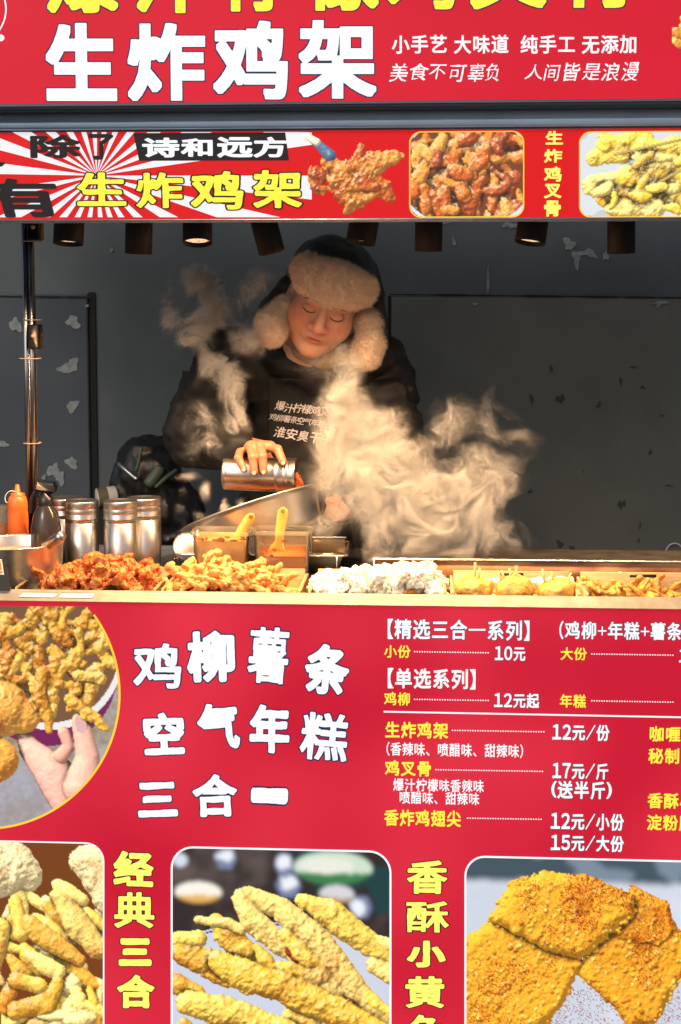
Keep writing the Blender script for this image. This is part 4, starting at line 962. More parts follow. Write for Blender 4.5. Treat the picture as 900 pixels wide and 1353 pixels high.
def pastry_brush(pts, Y0, Y1, label, hole=True):
    P3 = [at(x, y, Y0+(Y1-Y0)*i/(len(pts)-1)) for i, (x, y, w_) in enumerate(pts)]
    t = thing('basting_brush', label, 'brush', tuple(P3[-1])); V = []; F = []; n = 12; S = 1/sc_at(Y0)
    sp = spline([(*p_, w_) for p_, (_, _, w_) in zip(P3, pts)], 6)
    for i, c in enumerate(sp):
        c0 = Vector(c[:3]); tg = (Vector(sp[min(i+1, len(sp)-1)][:3])-Vector(sp[max(i-1, 0)][:3])).normalized(); u = tg.cross(Vector((0, -1, 0))).normalized(); v = tg.cross(u)
        for k in range(n):
            a_ = 2*math.pi*k/n; V.append(c0+u*math.cos(a_)*c[3]*S+v*math.sin(a_)*min(.0045, c[3]*S*.7))
    for i in range(len(sp)-1):
        for k in range(n): F.append((i*n+k, i*n+(k+1) % n, (i+1)*n+(k+1) % n, (i+1)*n+k))
    F.append(list(range(n))); F.append([(len(sp)-1)*n+k for k in range(n)][::-1])
    part('brush_handle', (np.array([tuple(v) for v in V]), F), M['yellow_plastic'], t)
    h = P3[1].lerp(P3[0], .35); part('hanging_hole', xf(lathe([(0, .0003), (.0042, .0003), (.0048, 0)], 16), frame_to((0, -1, 0)), (h.x, h.y-.0052, h.z)), M['sauce'], t)
    return t
pastry_brush([(333, 679, 3), (331, 684, 6.5), (322, 697, 6.5), (312, 714, 6), (304, 727, 5.5), (297, 733, 11), (290, 738, 17)], .315, .345, 'yellow plastic brush leaning right in the left container')
pastry_brush([(374, 671, 3), (374, 677, 7), (371, 695, 6.5), (369, 712, 6), (368, 722, 6.5), (366, 731, 11), (366, 737, 14)], .325, .35, 'yellow plastic brush standing upright in the right container')
# wire rack left of the pan
t = thing('wire_rack', 'dark wire rack lying between the shakers and the pan', 'rack', tuple(at(222, 757, .42)))
a = at(196, 752, .40); b = at(238, 752, .40)
for k in range(9):
    x = a.x+(b.x-a.x)*k/8; part('rack_wire', tube([(x-.02, .34, ZC+.012), (x+.02, .60, ZC+.016)], .0018, 6), M['steel'], t)
for y in (.35, .42, .50, .58): part('rack_wire', tube([(a.x-.02, y, ZC+.009), (b.x+.02, y, ZC+.009)], .0022, 6), M['steel'], t)

# =================================================================== BACKPACK ON A STAND BEHIND
bx = thing('tool_cabinet', 'low black cabinet behind the stall carrying the black bag', 'cabinet', (at(215, 700, 1.35).x, 1.35, 0))
a = at(140, 722, 1.2); b = at(300, 722, 1.2)
part('cabinet_body', box(a.x, b.x, 1.2, 1.6, GZ+.01, a.z, .01), M['jacket'], bx)
part('cabinet_door', box(a.x+.02, b.x-.02, 1.192, 1.2015, GZ+.06, a.z-.03, .004), M['plastic_black'], bx); part('handle', box(b.x-.06, b.x-.05, 1.18, 1.193, .5, .62, .003), M['steel'], bx)
lo = np.array(at(138, 728, 1.2)); hi = np.array(at(268, 566, 1.2)); lo[1] = 1.18; hi[1] = 1.5; g = grid(lo-.02, hi+.03, .009)
def A(px, py, Y): return np.array(at(px, py, Y))
f = sd_ell(g, A(195, 632, 1.33), (.105, .09, .135)); f = smin(f, sd_ell(g, A(165, 665, 1.32), (.05, .07, .11)), .03); f = smin(f, sd_ell(g, A(232, 690, 1.33), (.09, .08, .12)), .04)
f = smin(f, sd_ell(g, A(190, 598, 1.33), (.065, .06, .05)), .03); f = f+.012*fbm3(g*16, 3)-.009*np.clip(1-np.abs(noise3(g*np.array([22, 22, 12], np.float32)))*2.5, 0, 1)
f = smax(f, (A(0, 721.5, 1.2)[2]-g[..., 2]), .01)
bag = thing('backpack', 'slumped glossy black bag with pale straps behind the shakers', 'bag', tuple(at(200, 722, 1.3)))
vf = snet(f, lo-.02, .009); part('bag_body', vf, M['bag'], bag)
bvh = BVHTree.FromPolygons([tuple(v) for v in vf[0]], vf[1].tolist())
def on_surf(bv, px, py, off=.002):
    o = Vector(CAM); d = (at(px, py, 1.0)-CAM).normalized(); h = bv.ray_cast(o, d); return None if h[0] is None else h[0]-d*off
def strap(pts, wpx, m, name, parent, bv, off=.004):
    S_ = [on_surf(bv, x, y, off) for x, y in [tuple(q) for q in spline([(x, y) for x, y in pts], 5)]]; S_ = [s for s in S_ if s is not None]
    if len(S_) > 2: part(name, tube([tuple(s) for s in S_], [wpx/sc_at(1.25)]*len(S_), 8), m, parent)
strap([(187, 590), (184, 606), (180, 622)], 2.2, M['bag_green'], 'reflective_strap', bag, bvh); strap([(156, 612), (170, 624), (182, 634)], 3.5, M['steel'], 'reflective_strap', bag, bvh)
strap([(233, 621), (218, 632), (205, 644)], 3, M['bag_green'], 'shoulder_strap', bag, bvh); strap([(210, 617), (208, 624), (196, 640)], 8, M['bag_green'], 'side_panel', bag, bvh)
t = thing('paper_roll', 'pale roll lying beside the black bag', 'roll', tuple(at(144, 650, 1.25)))
part('roll', xf(lathe([(0, -.03), (.028, -.03), (.03, -.027), (.03, .027), (.028, .03), (0, .03)], 24), frame_to((1, .5, .1)), tuple(at(141, 656, 1.22))), M['paper'], t); part('roll_core', xf(lathe([(.031, -.031), (.031, .0)], 24), frame_to((1, .5, .1)), tuple(at(141, 656, 1.22))), mat('olive_wrap', (.14, .13, .07)), t)
t = thing('shelf_bracket', 'dark stand under the pale roll behind the stall', 'stand', tuple(at(140, 670, 1.25))); q = at(141, 656, 1.22)
part('stand_post', box(q.x-.03, q.x+.03, 1.21, 1.24, GZ, q.z-.031, .003), M['joint'], t)

# =================================================================== THE COOK
def rot3(*ms):
    m = Matrix.Identity(3)
    for a, d in ms: m = m @ Matrix.Rotation(R(d), 3, a)
    return m
per = thing('person', 'cook in black coat and fur-flapped hat pouring chilli powder', 'person', (A(405, 600, .95)[0], .95, 0))
HC = A(428, 402, .70); HS = 1.15; HR = rot3(('Y', 19), ('Z', 7), ('X', 20)); HRn = np.array(HR)
hh = .0028; g = grid((-.10, -.14, -.16), (.10, .12, .13), hh); X_ = g[..., 0]; gm = g.copy(); gm[..., 0] = np.abs(X_)
f = sd_ell(g, (0, .005, .035), (.078, .092, .088))
f = smin(f, sd_ell(g, (0, -.022, -.036), (.071, .066, .062)), .03)
f = smin(f, sd_ell(gm, (.043, -.050, -.022), (.031, .031, .034)), .025)          # cheeks
f = smin(f, sd_ell(g, (0, -.066, -.092), (.024, .020, .018)), .025)              # chin
f = smin(f, sd_ell(g, (0, -.020, -.082), (.050, .050, .024)), .03)
f = smin(f, sd_ell(gm, (.030, -.080, .036), (.027, .010, .008)), .018)           # brow
f = smax(f, -sd_ell(gm, (.033, -.108, .014), (.020, .017, .012)), .018)          # eye socket
f = smin(f, sd_ell(gm, (.033, -.0805, .011), (.0165, .0105, .0105)), .005)        # closed lid
f = smin(f, sd_cap(g, (0, -.086, .022), (0, -.1065, -.016), .0085, .0135), .012)  # nose
f = smin(f, sd_ell(g, (0, -.109, -.021), (.0145, .0115, .0105)), .007)
f = smin(f, sd_ell(gm, (.0165, -.098, -.023), (.0100, .0105, .0088)), .006)
f = smax(f, -sd_ell(gm, (.0065, -.108, -.0315), (.0038, .006, .003)), .003)
f = smin(f, sd_ell(g, (0, -.082, -.048), (.026, .014, .017)), .015)
f = smax(f, -sd_ell(g, (0, -.104, -.0385), (.0035, .006, .007)), .006)            # philtrum
f = smin(f, sd_ell(g, (0, -.0935, -.0475), (.0185, .0065, .0042)), .004); f = smin(f, sd_ell(g, (0, -.0915, -.0575), (.0155, .0065, .0052)), .004)
f = smax(f, -sd_ell(g, (0, -.103, -.0522), (.022, .0085, .0012)), .0025)
f = smax(f, -sd_ell(g, (0, -.099, -.069), (.016, .008, .0045)), .009)
f = smin(f, sd_ell(gm, (.082, .012, -.005), (.009, .019, .030)), .008)            # ears
f = smin(f, sd_cap(g, (0, .03, -.06), (0, .045, -.17), .055, .058), .03)          # neck
hv, hf = snet(f, (-.10, -.14, -.16), hh)
def cheek(v, cx, cz, s): return np.exp(-(((np.abs(v[:, 0])-cx)/s)**2+((v[:, 2]-cz)/(s*.8))**2))
tint = np.tile(np.array([.62, .35, .235]), (len(hv), 1)); fr = (hv[:, 1] < -.03)[:, None]
mot = (.75+.5*fbm3((hv*60).astype(np.float32), 3)); bl = mot[:, None]*(cheek(hv, .046, -.018, .038)*.62+np.exp(-((hv[:, 0]/.018)**2+((hv[:, 2]+.02)/.014)**2))*.5+.14+np.exp(-((hv[:, 0]/.03)**2+((hv[:, 2]+.1)/.02)**2))*.3)[:, None]*fr
tint = tint*(1-bl)+np.array([.60, .17, .11])*bl
lp_ = (np.exp(-((hv[:, 0]/.018)**4+((hv[:, 2]+.0525)/.0085)**4))*(hv[:, 1] < -.085))[:, None]; tint = tint*(1-lp_*.9)+np.array([.50, .12, .11])*lp_*.9
sk = (np.exp(-(((np.abs(hv[:, 0])-.033)/.018)**4+((hv[:, 2]-.012)/.010)**4))*(hv[:, 1] < -.07))[:, None]; tint = tint*(1-sk*.25)+np.array([.50, .22, .15])*sk*.25
def hw(p): return (np.asarray(p, float)*HS) @ HRn.T+HC
hv = hw(hv)
# right hand on the shaker (left in the picture)
def hand(lo, hi, palm, fingers, h=.0026):
    g = grid(lo, hi, h); f = None
    for a, b, ra, rb in palm:
        d = sd_cap(g, a, b, ra, rb); f = d if f is None else smin(f, d, .012)
    for pts, r0, r1 in fingers:
        n = len(pts)-1; ff = None
        for i in range(n):
            d = sd_cap(g, pts[i], pts[i+1], r0+(r1-r0)*i/n, r0+(r1-r0)*(i+1)/n); ff = d if ff is None else smin(ff, d, .003)
            if i: ff = smin(ff, np.sqrt(((g-np.array(pts[i], np.float32))**2).sum(-1))-(r0+(r1-r0)*i/n)*1.07, .003)
        f = smin(f, ff, .0045)
    return snet(f, lo, h)
SY = .55
FG = 1.2
K = [A(318, 593, .545), A(331, 590, .535), A(344, 589, .530), A(357, 590, .535)]
wr = A(296, 594, .635)
fing = [([K[0], A(315, 605, .503), A(322, 619, .492)], .0112, .0096), ([K[1], A(334, 604, .4970), A(336, 623, .490)], .0124, .0104),
        ([K[2], A(347, 603, .4965), A(348.5, 622, .490)], .0126, .0105), ([K[3], A(367, 594, .513), A(374, 610, .494)], .0126, .0104),
        ([A(338, 592, .585), A(352, 600, .603), A(362, 616, .608)], .013, .010)]
palm = [(wr, A(322, 590, .58), .027, .024)]+[(A(318+i*6, 592, .59), k, .022, .0150) for i, k in enumerate(K)]+[(A(325, 590, .585), A(342, 592, .58), .022, .018)]
v1, f1 = hand(A(285, 632, .47)*[1, 1, 1], A(388, 570, .47)+np.array([0, .21, 0]), palm, fing)
# left hand under the rim of the tilted basin
Lw = A(476, 668, .76)
fing2 = [([A(452+i*2, 684-i*6, .75), A(440+i*2, 684-i*6, .745), A(431+i*2, 680-i*6, .75)], .0105, .0085) for i in range(4)]+[([A(456, 662, .77), A(444, 659, .765), A(434, 662, .76)], .0125, .010)]
palm2 = [(Lw, A(462, 670, .76), .028, .024)]+[(A(466, 670, .76), A(452+i*2, 684-i*6, .75), .02, .012) for i in range(4)]
v2, f2 = hand(A(415, 712, .66), A(505, 630, .66)+np.array([0, .22, 0]), palm2, fing2, .0032)
# hidden trunk, arms and legs that carry them (inside the clothes)
lo3 = np.array([A(235, 600, .7)[0], .55, GZ+.05]); hi3 = np.array([A(550, 600, .7)[0], 1.15, 1.48]); h3 = .02; g = grid(lo3, hi3, h3)
f3 = sd_cap(g, A(405, 500, .93), (A(405, 600, .95)[0], .95, .95), .12, .13); f3 = smin(f3, sd_cap(g, A(420, 445, .82), A(412, 500, .90), .05, .06), .04)
for sh, el, wrp in ((A(300, 485, .90), A(264, 572, .74), A(300, 592, .64)), (A(505, 515, .92), A(518, 598, .80), A(478, 668, .76))):
    f3 = smin(f3, sd_cap(g, sh, el, .05, .04), .03); f3 = smin(f3, sd_cap(g, el, wrp, .04, .026), .02)
px_ = A(405, 600, .95)[0]
for s in (-1, 1):
    f3 = smin(f3, sd_cap(g, (px_+s*.09, .95, .92), (px_+s*.11, .93, .38), .08, .055), .03); f3 = smin(f3, sd_cap(g, (px_+s*.11, .93, .38), (px_+s*.12, .97, GZ+.09), .05, .035), .02)
v3, f3_ = snet(f3, lo3, h3)
BV = np.vstack([hv, v1, v2, v3]); BF = np.vstack([hf, f1+len(hv), f2+len(hv)+len(v1), f3_+len(hv)+len(v1)+len(v2)])
ht = np.tile(np.array([.40, .165, .095]), (len(v1), 1)); tips = np.zeros(len(v1))
for pts, _, _ in fing: tips = np.maximum(tips, np.exp(-(((v1-np.array(pts[-1]))**2).sum(1))/.014**2)); 
kn = np.zeros(len(v1))
for pts, _, _ in fing: kn = np.maximum(kn, np.exp(-(((v1-np.array(pts[1]))**2).sum(1))/.011**2)*.6)
q_ = np.maximum(tips, kn)[:, None]; ht = ht*(1-q_*.7)+np.array([.36, .085, .05])*q_*.7
BT = np.vstack([tint, ht, np.tile(np.array([.6, .3, .2]), (len(v2)+len(v3), 1))])
part('body', (BV, BF), M['skin'], per, tint=BT)
for pts, r0, r1 in fing[:4]:
    a_, b_ = np.array(pts[1]), np.array(pts[2]); d_ = (b_-a_)/np.linalg.norm(b_-a_); c_ = b_+d_*r1*.15+np.array([0, -r1*.9, .0])
    zz_ = Vector((0, -1, 0)); x_ = Vector(d_).cross(zz_).normalized(); y_ = Vector(d_)
    S_ = lathe([(0, .0012), (.6, .0009), (1, 0)], 14); V_ = S_[0].copy(); V_[:, 0] *= .0050; V_[:, 1] *= .0065
    rot = Matrix((x_, y_, x_.cross(y_) if x_.cross(y_).y < 0 else -x_.cross(y_))).transposed()
    part('fingernail', xf((V_, S_[1]), rot, tuple(c_)), M['nail'], per)
hb = BVHTree.FromPolygons([tuple(v) for v in hv], hf.tolist())
def facept(x, z, off=.0008):
    o = Vector(hw((x, -.2, z))); d = HR @ Vector((0, 1, 0)); h_ = hb.ray_cast(o, d); return h_[0]-d*off
for s in (-1, 1):
    pts = [facept(s*(.0165+.034*t), .0095-.0055*math.sin(math.pi*min(1, t*1.05))+.003*t, .0003) for t in np.linspace(0, 1, 9)]
    part('eyelashes', tube([tuple(q) for q in pts], [.0007, .0013, .0017, .0019, .0021, .0021, .0019, .0015, .0007], 6), M['lash'], per)
    pts = [facept(s*(.0165+.036*t), .030+.0075*math.sin(math.pi*(t*.75+.12)), .0002) for t in np.linspace(0, 1, 9)]
    V_ = []; F_ = []
    for i, q in enumerate(pts):
        wv = HR @ Vector((0, 0, 1)); th = [.0016, .0028, .0034, .0036, .0035, .0031, .0026, .0018, .0007][i]; dn = HR @ Vector((0, 1, 0))
        V_ += [q+wv*th, q-dn*.0012, q-wv*th, q+dn*.002]
    for i in range(8):
        for k in range(4): F_.append((i*4+k, i*4+(k+1) % 4, i*4+4+(k+1) % 4, i*4+4+k))
    part('eyebrow', ([tuple(v) for v in V_], F_), M['brow'], per)
pts = [facept(x, -.0522-.0016*abs(x)/.02, .0002) for x in np.linspace(-.0185, .0185, 9)]
part('mouth_line', tube([tuple(q) for q in pts], [.0004, .0008, .0010, .0012, .0012, .0012, .0010, .0008, .0004], 6), mat('mouth_shadow', (.16, .03, .025), .6), per)

# hat
def fur_tufts(V, F, n, L, seed, down=(0, 0, -.35)):
    r_ = np.random.RandomState(seed); F = np.asarray(F); a, b, c = V[F[:, 0]], V[F[:, 1]], V[F[:, 2]]
    nn = np.cross(b-a, c-a); ar = np.linalg.norm(nn, axis=1); i = r_.choice(len(F), n, p=ar/ar.sum()); u, v = r_.rand(n, 1), r_.rand(n, 1)
    p = a[i]+(b[i]-a[i])*u+(V[F[i, 3]]-a[i])*v*.99; no = nn[i]/ar[i][:, None]
    cl = fbm3((p*28).astype(np.float32), 2)[:, None]
    d = no+.5*r_.randn(n, 3)*.6+np.array(down)*.6+np.hstack([cl, -cl, cl])*.5; d /= np.linalg.norm(d, axis=1)[:, None]
    t = np.cross(d, r_.randn(n, 3)); t /= np.linalg.norm(t, axis=1)[:, None]; l = L*(.5+r_.rand(n, 1))
    P0 = p-t*.0004-no*.001; P1 = p+t*.0004-no*.001; P2 = p+d*l
    return np.stack([P0, P1, P2], 1).reshape(-1, 3), np.arange(3*n).reshape(-1, 3)
def hl(p): return p  # local hat coordinates
g = grid((-.17, -.17, -.05), (.17, .17, .21), .0045)
dome = sd_ell(g, (0, .012, .055), (.108, .122, .098))
dome = smin(dome, sd_ell(g, (-.0, .02, .098), (.082, .09, .050)), .03)
dome = dome+.003*fbm3(g*30, 2)
dome = smax(dome, (.035-g[..., 2])-g[..., 1]*.38, .010)
v_, f_ = snet(dome, (-.17, -.17, -.05), .0045); hat = part('hat', (hw(v_), f_), M['hatcloth'], per, label='black trapper hat with cream fur flaps')
g = grid((-.15, -.17, .0), (.15, .06, .18), .004)
shell = np.abs(sd_ell(g, (0, .008, .070), (.104, .112, .108)))-.018
fl = smax(shell, sd_ell(g, (0, -.12, .090), (.128, .13, .050)), .014)+.0045*fbm3(g*42, 3)
v_, f_ = snet(fl, (0-.15, -.17, .0), .004); v_ = hw(v_); part('fur_brim', (v_, f_), M['fur'], hat)
part('fur_hair', fur_tufts(v_, f_, 26000, .0095, 1), M['fur'], hat, kind='stuff')
def flap(pts, nm_seed, dark_off):
    P_ = [np.array(q[:3]) for q in pts]; lo_ = np.min(P_, 0)-.075; hi_ = np.max(P_, 0)+.075; g = grid(lo_, hi_, .0045); f = None
    for (p0, p1) in zip(pts[:-1], pts[1:]):
        d = sd_cap(g, p0[:3], p1[:3], p0[3], p1[3]); f = d if f is None else smin(f, d, .02)
    f = f+.006*fbm3(g*32, 3); v_, f_ = snet(f, lo_, .0045); o_ = part('ear_flap', (v_, f_), M['fur'], hat)
    part('fur_hair', fur_tufts(v_, f_, 17000, .0105, nm_seed), M['fur'], hat, kind='stuff')
    f = None
    for (p0, p1) in zip(pts[:-1], pts[1:]):
        d = sd_cap(g, np.array(p0[:3])+dark_off, np.array(p1[:3])+dark_off, p0[3]*.95, p1[3]*.95); f = d if f is None else smin(f, d, .02)
    part('flap_shell', snet(f, lo_, .0045), M['hatcloth'], hat)
flap([(*A(394, 388, .70), .014), (*A(374, 410, .675), .026), (*A(360, 428, .655), .037), (*A(361, 438, .65), .038)], 5, np.array([-.008, .02, .012]))
flap([(*A(480, 402, .735), .018), (*A(486, 428, .705), .028), (*A(490, 454, .69), .032), (*A(484, 470, .685), .036)], 6, np.array([.012, .02, .006]))
for ps in (((*A(404, 352, .745), .020), (*A(378, 378, .72), .022), (*A(352, 408, .695), .022)), ((*A(489, 352, .77), .020), (*A(497, 390, .755), .022), (*A(504, 430, .735), .020))):
    lo_ = np.min([q[:3] for q in ps], 0)-.05; hi_ = np.max([q[:3] for q in ps], 0)+.05; g = grid(lo_, hi_, .005)
    f = smin(sd_cap(g, ps[0][:3], ps[1][:3], ps[0][3], ps[1][3]), sd_cap(g, ps[1][:3], ps[2][:3], ps[1][3], ps[2][3]), .01)+.002*fbm3(g*30, 2)
    part('flap_shell', snet(f, lo_, .005), M['hatcloth'], hat)
g = grid(A(350, 500, .62), A(500, 425, .62)+np.array([0, .26, 0]), .005); f = None
ch = [A(374, 420, .76), A(384, 442, .745), A(400, 464, .725), A(428, 476, .715), A(458, 468, .735), A(476, 446, .76)]
for a_, b_ in zip(ch[:-1], ch[1:]):
    d = sd_cap(g, a_, b_, .024, .024); f = d if f is None else smin(f, d, .012)
f = f+.004*fbm3(g*30, 2); part('scarf', snet(f, A(350, 500, .62), .005), M['scarf'], per)

# coat
lo4 = np.array([A(205, 600, .7)[0], .47, .70]); hi4 = np.array([A(575, 600, .7)[0], 1.19, 1.60]); h4 = .0075
g = grid(lo4, hi4, h4)
T = sd_ell(g, A(408, 600, .95), (.205, .15, .38)); T = smin(T, sd_cap(g, A(318, 478, .90), A(492, 492, .92), .088, .088), .06)
T = smin(T, sd_ell(g, (A(405, 600, .95)[0], .95, .86), (.20, .16, .20)), .05)
Rr = sd_cap(g, A(300, 478, .90), A(266, 565, .76), .092, .088); Rr = smin(Rr, sd_cap(g, A(264, 572, .74), A(300, 591, .605), .084, .052), .035)
Rr = smin(Rr, sd_cap(g, A(300, 591, .605), A(312, 591, .575), .049, .040), .02)
L_ = sd_cap(g, A(505, 505, .92), A(520, 592, .78), .088, .078); L_ = smin(L_, sd_cap(g, A(520, 596, .79), A(482, 662, .76), .074, .048), .035)
nf = fbm3(g*np.array([7, 7, 11], np.float32)+3, 2); rdg = 1-np.abs(noise3(g*np.array([9, 9, 20], np.float32)+nf[..., None]*.9))*2
rd2 = 1-np.abs(noise3(g*np.array([17, 17, 38], np.float32)+nf[..., None]*1.3+5))*2.2
fold = -.010*np.clip(rdg, -.2, 1)+.006*nf-.0045*np.clip(rd2, 0, 1)
f = smin(smin(T, Rr, .022), L_, .022)
for a_, b_, r_ in ((A(345, 452, .87), A(375, 478, .80), .040), (A(375, 478, .80), A(420, 500, .775), .036), (A(420, 500, .775), A(470, 492, .79), .036), (A(470, 492, .79), A(510, 468, .88), .042)):
    f = smin(f, sd_cap(g, a_, b_, r_), .012)
armm = np.exp(-np.clip(smin(Rr, L_, .03), 0, 1)/.03); f = f+fold*(.6+1.25*armm)
f = smax(f, -sd_cap(g, A(425, 410, .74), A(415, 480, .84), .062, .050), .01)
f = smax(f, .80-g[..., 2], .01)
cv_, cf_ = snet(f, lo4, h4); coat = part('coat', (cv_, cf_), M['jacket'], per)
qx = [A(352, 560, .80)[0], A(474, 560, .80)[0]]; ztop = A(410, 498, .80)[2]
ap = smax(f-.0055, np.maximum(np.maximum(qx[0]-g[..., 0]-.0*g[..., 2], g[..., 0]-qx[1]), np.maximum(g[..., 2]-ztop, g[..., 1]-.88)), .006)
av_, af_ = snet(ap, lo4, h4); part('apron', (av_, af_), M['apron'], per)
abv = BVHTree.FromPolygons([tuple(v) for v in np.vstack([av_, cv_])], [tuple(int(i) for i in q) for q in af_.tolist()]+[tuple(int(i)+len(av_) for i in q) for q in cf_.tolist()])
def cloth_text(items, bold=.012):
    out = []
    for ch, x, y, s, rot in items:
        u, q, F = char_geo(ch, 0, 0, 0, 0, 0, bold, 40, .012); c, sn = math.cos(R(rot)), math.sin(R(rot)); V = []
        for uu, qq in zip(u, q):
            dx = (uu-.5)*s+.18*(qq-.5)*s; dy = -(qq-.5)*s; p_ = on_surf(abv, x+dx*c-dy*sn, y+dx*sn+dy*c, .0015)
            V.append(tuple(p_ if p_ is not None else A(x, y, .8)))
        out.append((V, F))
    part('chest_lettering', join(*out), M['coat_text'], per, smooth=False)
cloth_text([(c_, 370.5+11.7*i, 536+1.6*i+(2 if i == 1 else 0), 12.5, 8) for i, c_ in enumerate('爆汁柠檬鸡叉')])
cloth_text([(c_, 361.0+9.2*i, 551+1.25*i, 9.6, 8) for i, c_ in enumerate('鸡柳薯条空气年糕三')], .006)
cloth_text([(c_, 370+15.5*i, 571+2.6*i, 14.5, 8) for i, c_ in enumerate('淮安臭干子')], .016)
# trousers and shoes
g = grid((px_-.25, .78, GZ+.07), (px_+.25, 1.12, .98), .014); f = None
for s in (-1, 1):
    d = smin(sd_cap(g, (px_+s*.09, .95, .90), (px_+s*.11, .93, .38), .098, .072), sd_cap(g, (px_+s*.11, .93, .38), (px_+s*.12, .97, GZ+.10), .068, .055), .03); f = d if f is None else smin(f, d, .03)
part('trousers', snet(f+.004*fbm3(g*14, 2), (px_-.25, .78, GZ+.07), .014), M['trouser'], per)
for s in (-1, 1):
    g = grid((px_+s*.13-.07, .78, GZ), (px_+s*.13+.07, 1.07, GZ+.12), .008); d = smin(sd_ell(g, (px_+s*.13, .89, GZ+.04), (.045, .09, .036)), sd_ell(g, (px_+s*.125, .97, GZ+.055), (.04, .05, .05)), .02)
    part('shoe', snet(smax(d, GZ+.004-g[..., 2], .004), (px_+s*.13-.07, .78, GZ), .008), M['plastic_black'], per)

# =================================================================== SHAKER IN HAND, CHILLI, TILTED BASIN
s0 = Vector(A(296.5, 625, SY)); s1 = Vector(A(392, 628, SY-.012)); 
sh = shaker(tuple(s0), 'steel shaker held sideways in the hand, pouring red powder', axis=tuple(s1-s0), h=(s1-s0).length, r=.0445, name='shaker', group=None)
def grains(name, label, cat, spots, n, seed, m, r=.0014):
    r_ = random.Random(seed); V = []; F = []
    for i in range(n):
        a, b, sp = r_.choice(spots); t_ = r_.random(); c = [a[k]*(1-t_)+b[k]*t_+r_.gauss(0, sp) for k in range(3)]; q = r*r_.uniform(.5, 1.5); n0 = len(V)
        for dx, dy, dz in ((1, 1, 1), (-1, -1, 1), (-1, 1, -1), (1, -1, -1)): V.append((c[0]+dx*q*.6, c[1]+dy*q*.6, c[2]+dz*q*.6))
        F += [(n0, n0+1, n0+2), (n0, n0+3, n0+1), (n0, n0+2, n0+3), (n0+1, n0+3, n0+2)]
    return tag(part(name, (V, F), m, smooth=False), label, cat, kind='stuff')
grains('chilli_powder', 'red chilli powder spilling from the held shaker into the basin', 'powder',
       [(tuple(A(393, 630, .53)), tuple(A(396, 644, .54)), .0035), (tuple(A(396, 634, .53)), tuple(A(400, 646, .55)), .0030), (tuple(A(392, 626, .535)), tuple(A(393, 642, .535)), .0022)], 900, 3, M['powder'])
bc = Vector(A(331, 672, .60)); bn_ = Vector((-.33, .17, .93)).normalized(); RB = .190
t = thing('steel_basin', 'large steel basin tilted towards the cook behind the clear containers', 'basin', tuple(bc))
rot = frame_to(bn_)
part('basin_shell', xf(lathe([(0, -.094), (RB*.80, -.094), (RB*.86, -.090), (RB*.895, -.078), (RB*.96, -.012), (RB*.985, -.002), (RB*1.02, -.001), (RB*1.03, .002), (RB*1.0, .004), (RB*.97, .0), (RB*.94, -.012), (RB*.875, -.074), (RB*.84, -.088), (0, -.090)], 72), rot, tuple(bc)), M['steel_bowl'], t)
r_ = random.Random(4)
def lump(seed, L=.045, r=.014, n=3, h=.0032, nz=.004, fs=70, bend=.9, flat=1.):
    r_ = random.Random(seed); p_ = np.zeros(3); d = np.array([1., 0, 0]); pts = [p_.copy()]
    for i in range(n):
        d = d+np.array([r_.uniform(-bend, bend) for _ in range(3)])*[1, 1, .5]; d /= np.linalg.norm(d); p_ = p_+d*L/n; pts.append(p_.copy())
    pts = np.array(pts); pts -= pts.mean(0); rs = [r*r_.uniform(.65, 1.2) for _ in pts]; lo = pts.min(0)-r*1.9; hi = pts.max(0)+r*1.9
    g = grid(lo, hi, h); f = None
    for i in range(n):
        dd = sd_cap(g*np.array([1, 1, flat], np.float32), pts[i]*[1, 1, flat], pts[i+1]*[1, 1, flat], rs[i], rs[i+1]); f = dd if f is None else smin(f, dd, r*.4)
    f = f+nz*fbm3(g*fs+seed, 3)+nz*.55*(np.abs(noise3(g*fs*2.4+seed))-.35)+.0008*noise3(g*420); return snet(f, lo, h)
ms_lump = {}
def food(kind, variants, name, label, cat, group, spots, m, scl=(.85, 1.15), seed=1):
    r_ = random.Random(seed); base = []
    for v in range(variants[0]): base.append(_mesh(name, *lump(seed*31+v, **variants[1]), m))
    out = []
    for (x, y, z) in spots:
        o = bpy.data.objects.new(name, r_.choice(base)); COL.objects.link(o); o.location = (x, y, z)
        o.rotation_euler = (r_.uniform(-.6, .6), r_.uniform(-.7, .7), r_.uniform(0, 6.28)); s_ = r_.uniform(*scl); o.scale = (s_, s_, s_)
        xs_ = sorted(p_[0] for p_ in spots); ys_ = sorted(p_[1] for p_ in spots); zs_ = sorted(p_[2] for p_ in spots); n_ = len(spots)
        hor = ['far left', 'left', 'middle', 'right', 'far right'][min(4, int(5*(x-xs_[0])/(xs_[-1]-xs_[0]+1e-6)))]; dep = 'front' if y < ys_[n_//2] else 'back'; lev = ['at the bottom', 'halfway up', 'on top'][min(2, 3*zs_.index(z)//n_)]
        lb = '%s, %s %s, %s' % (label, dep, hor, lev)
        tag(o, lb, cat, group); out.append(o)
    return out
r_ = random.Random(8)
food('b', (3, dict(L=.04, r=.012)), 'fried_piece', 'red seasoned piece inside tilted steel basin', 'fried food', 'pieces in the tilted basin',
     [tuple(bc-bn_*(.07-.012*(i % 3))+(rot @ Vector((math.cos(i*2.4)*.022*math.sqrt(i), math.sin(i*2.4)*.022*math.sqrt(i), 0)))) for i in range(26)], M['chicken'], seed=40)

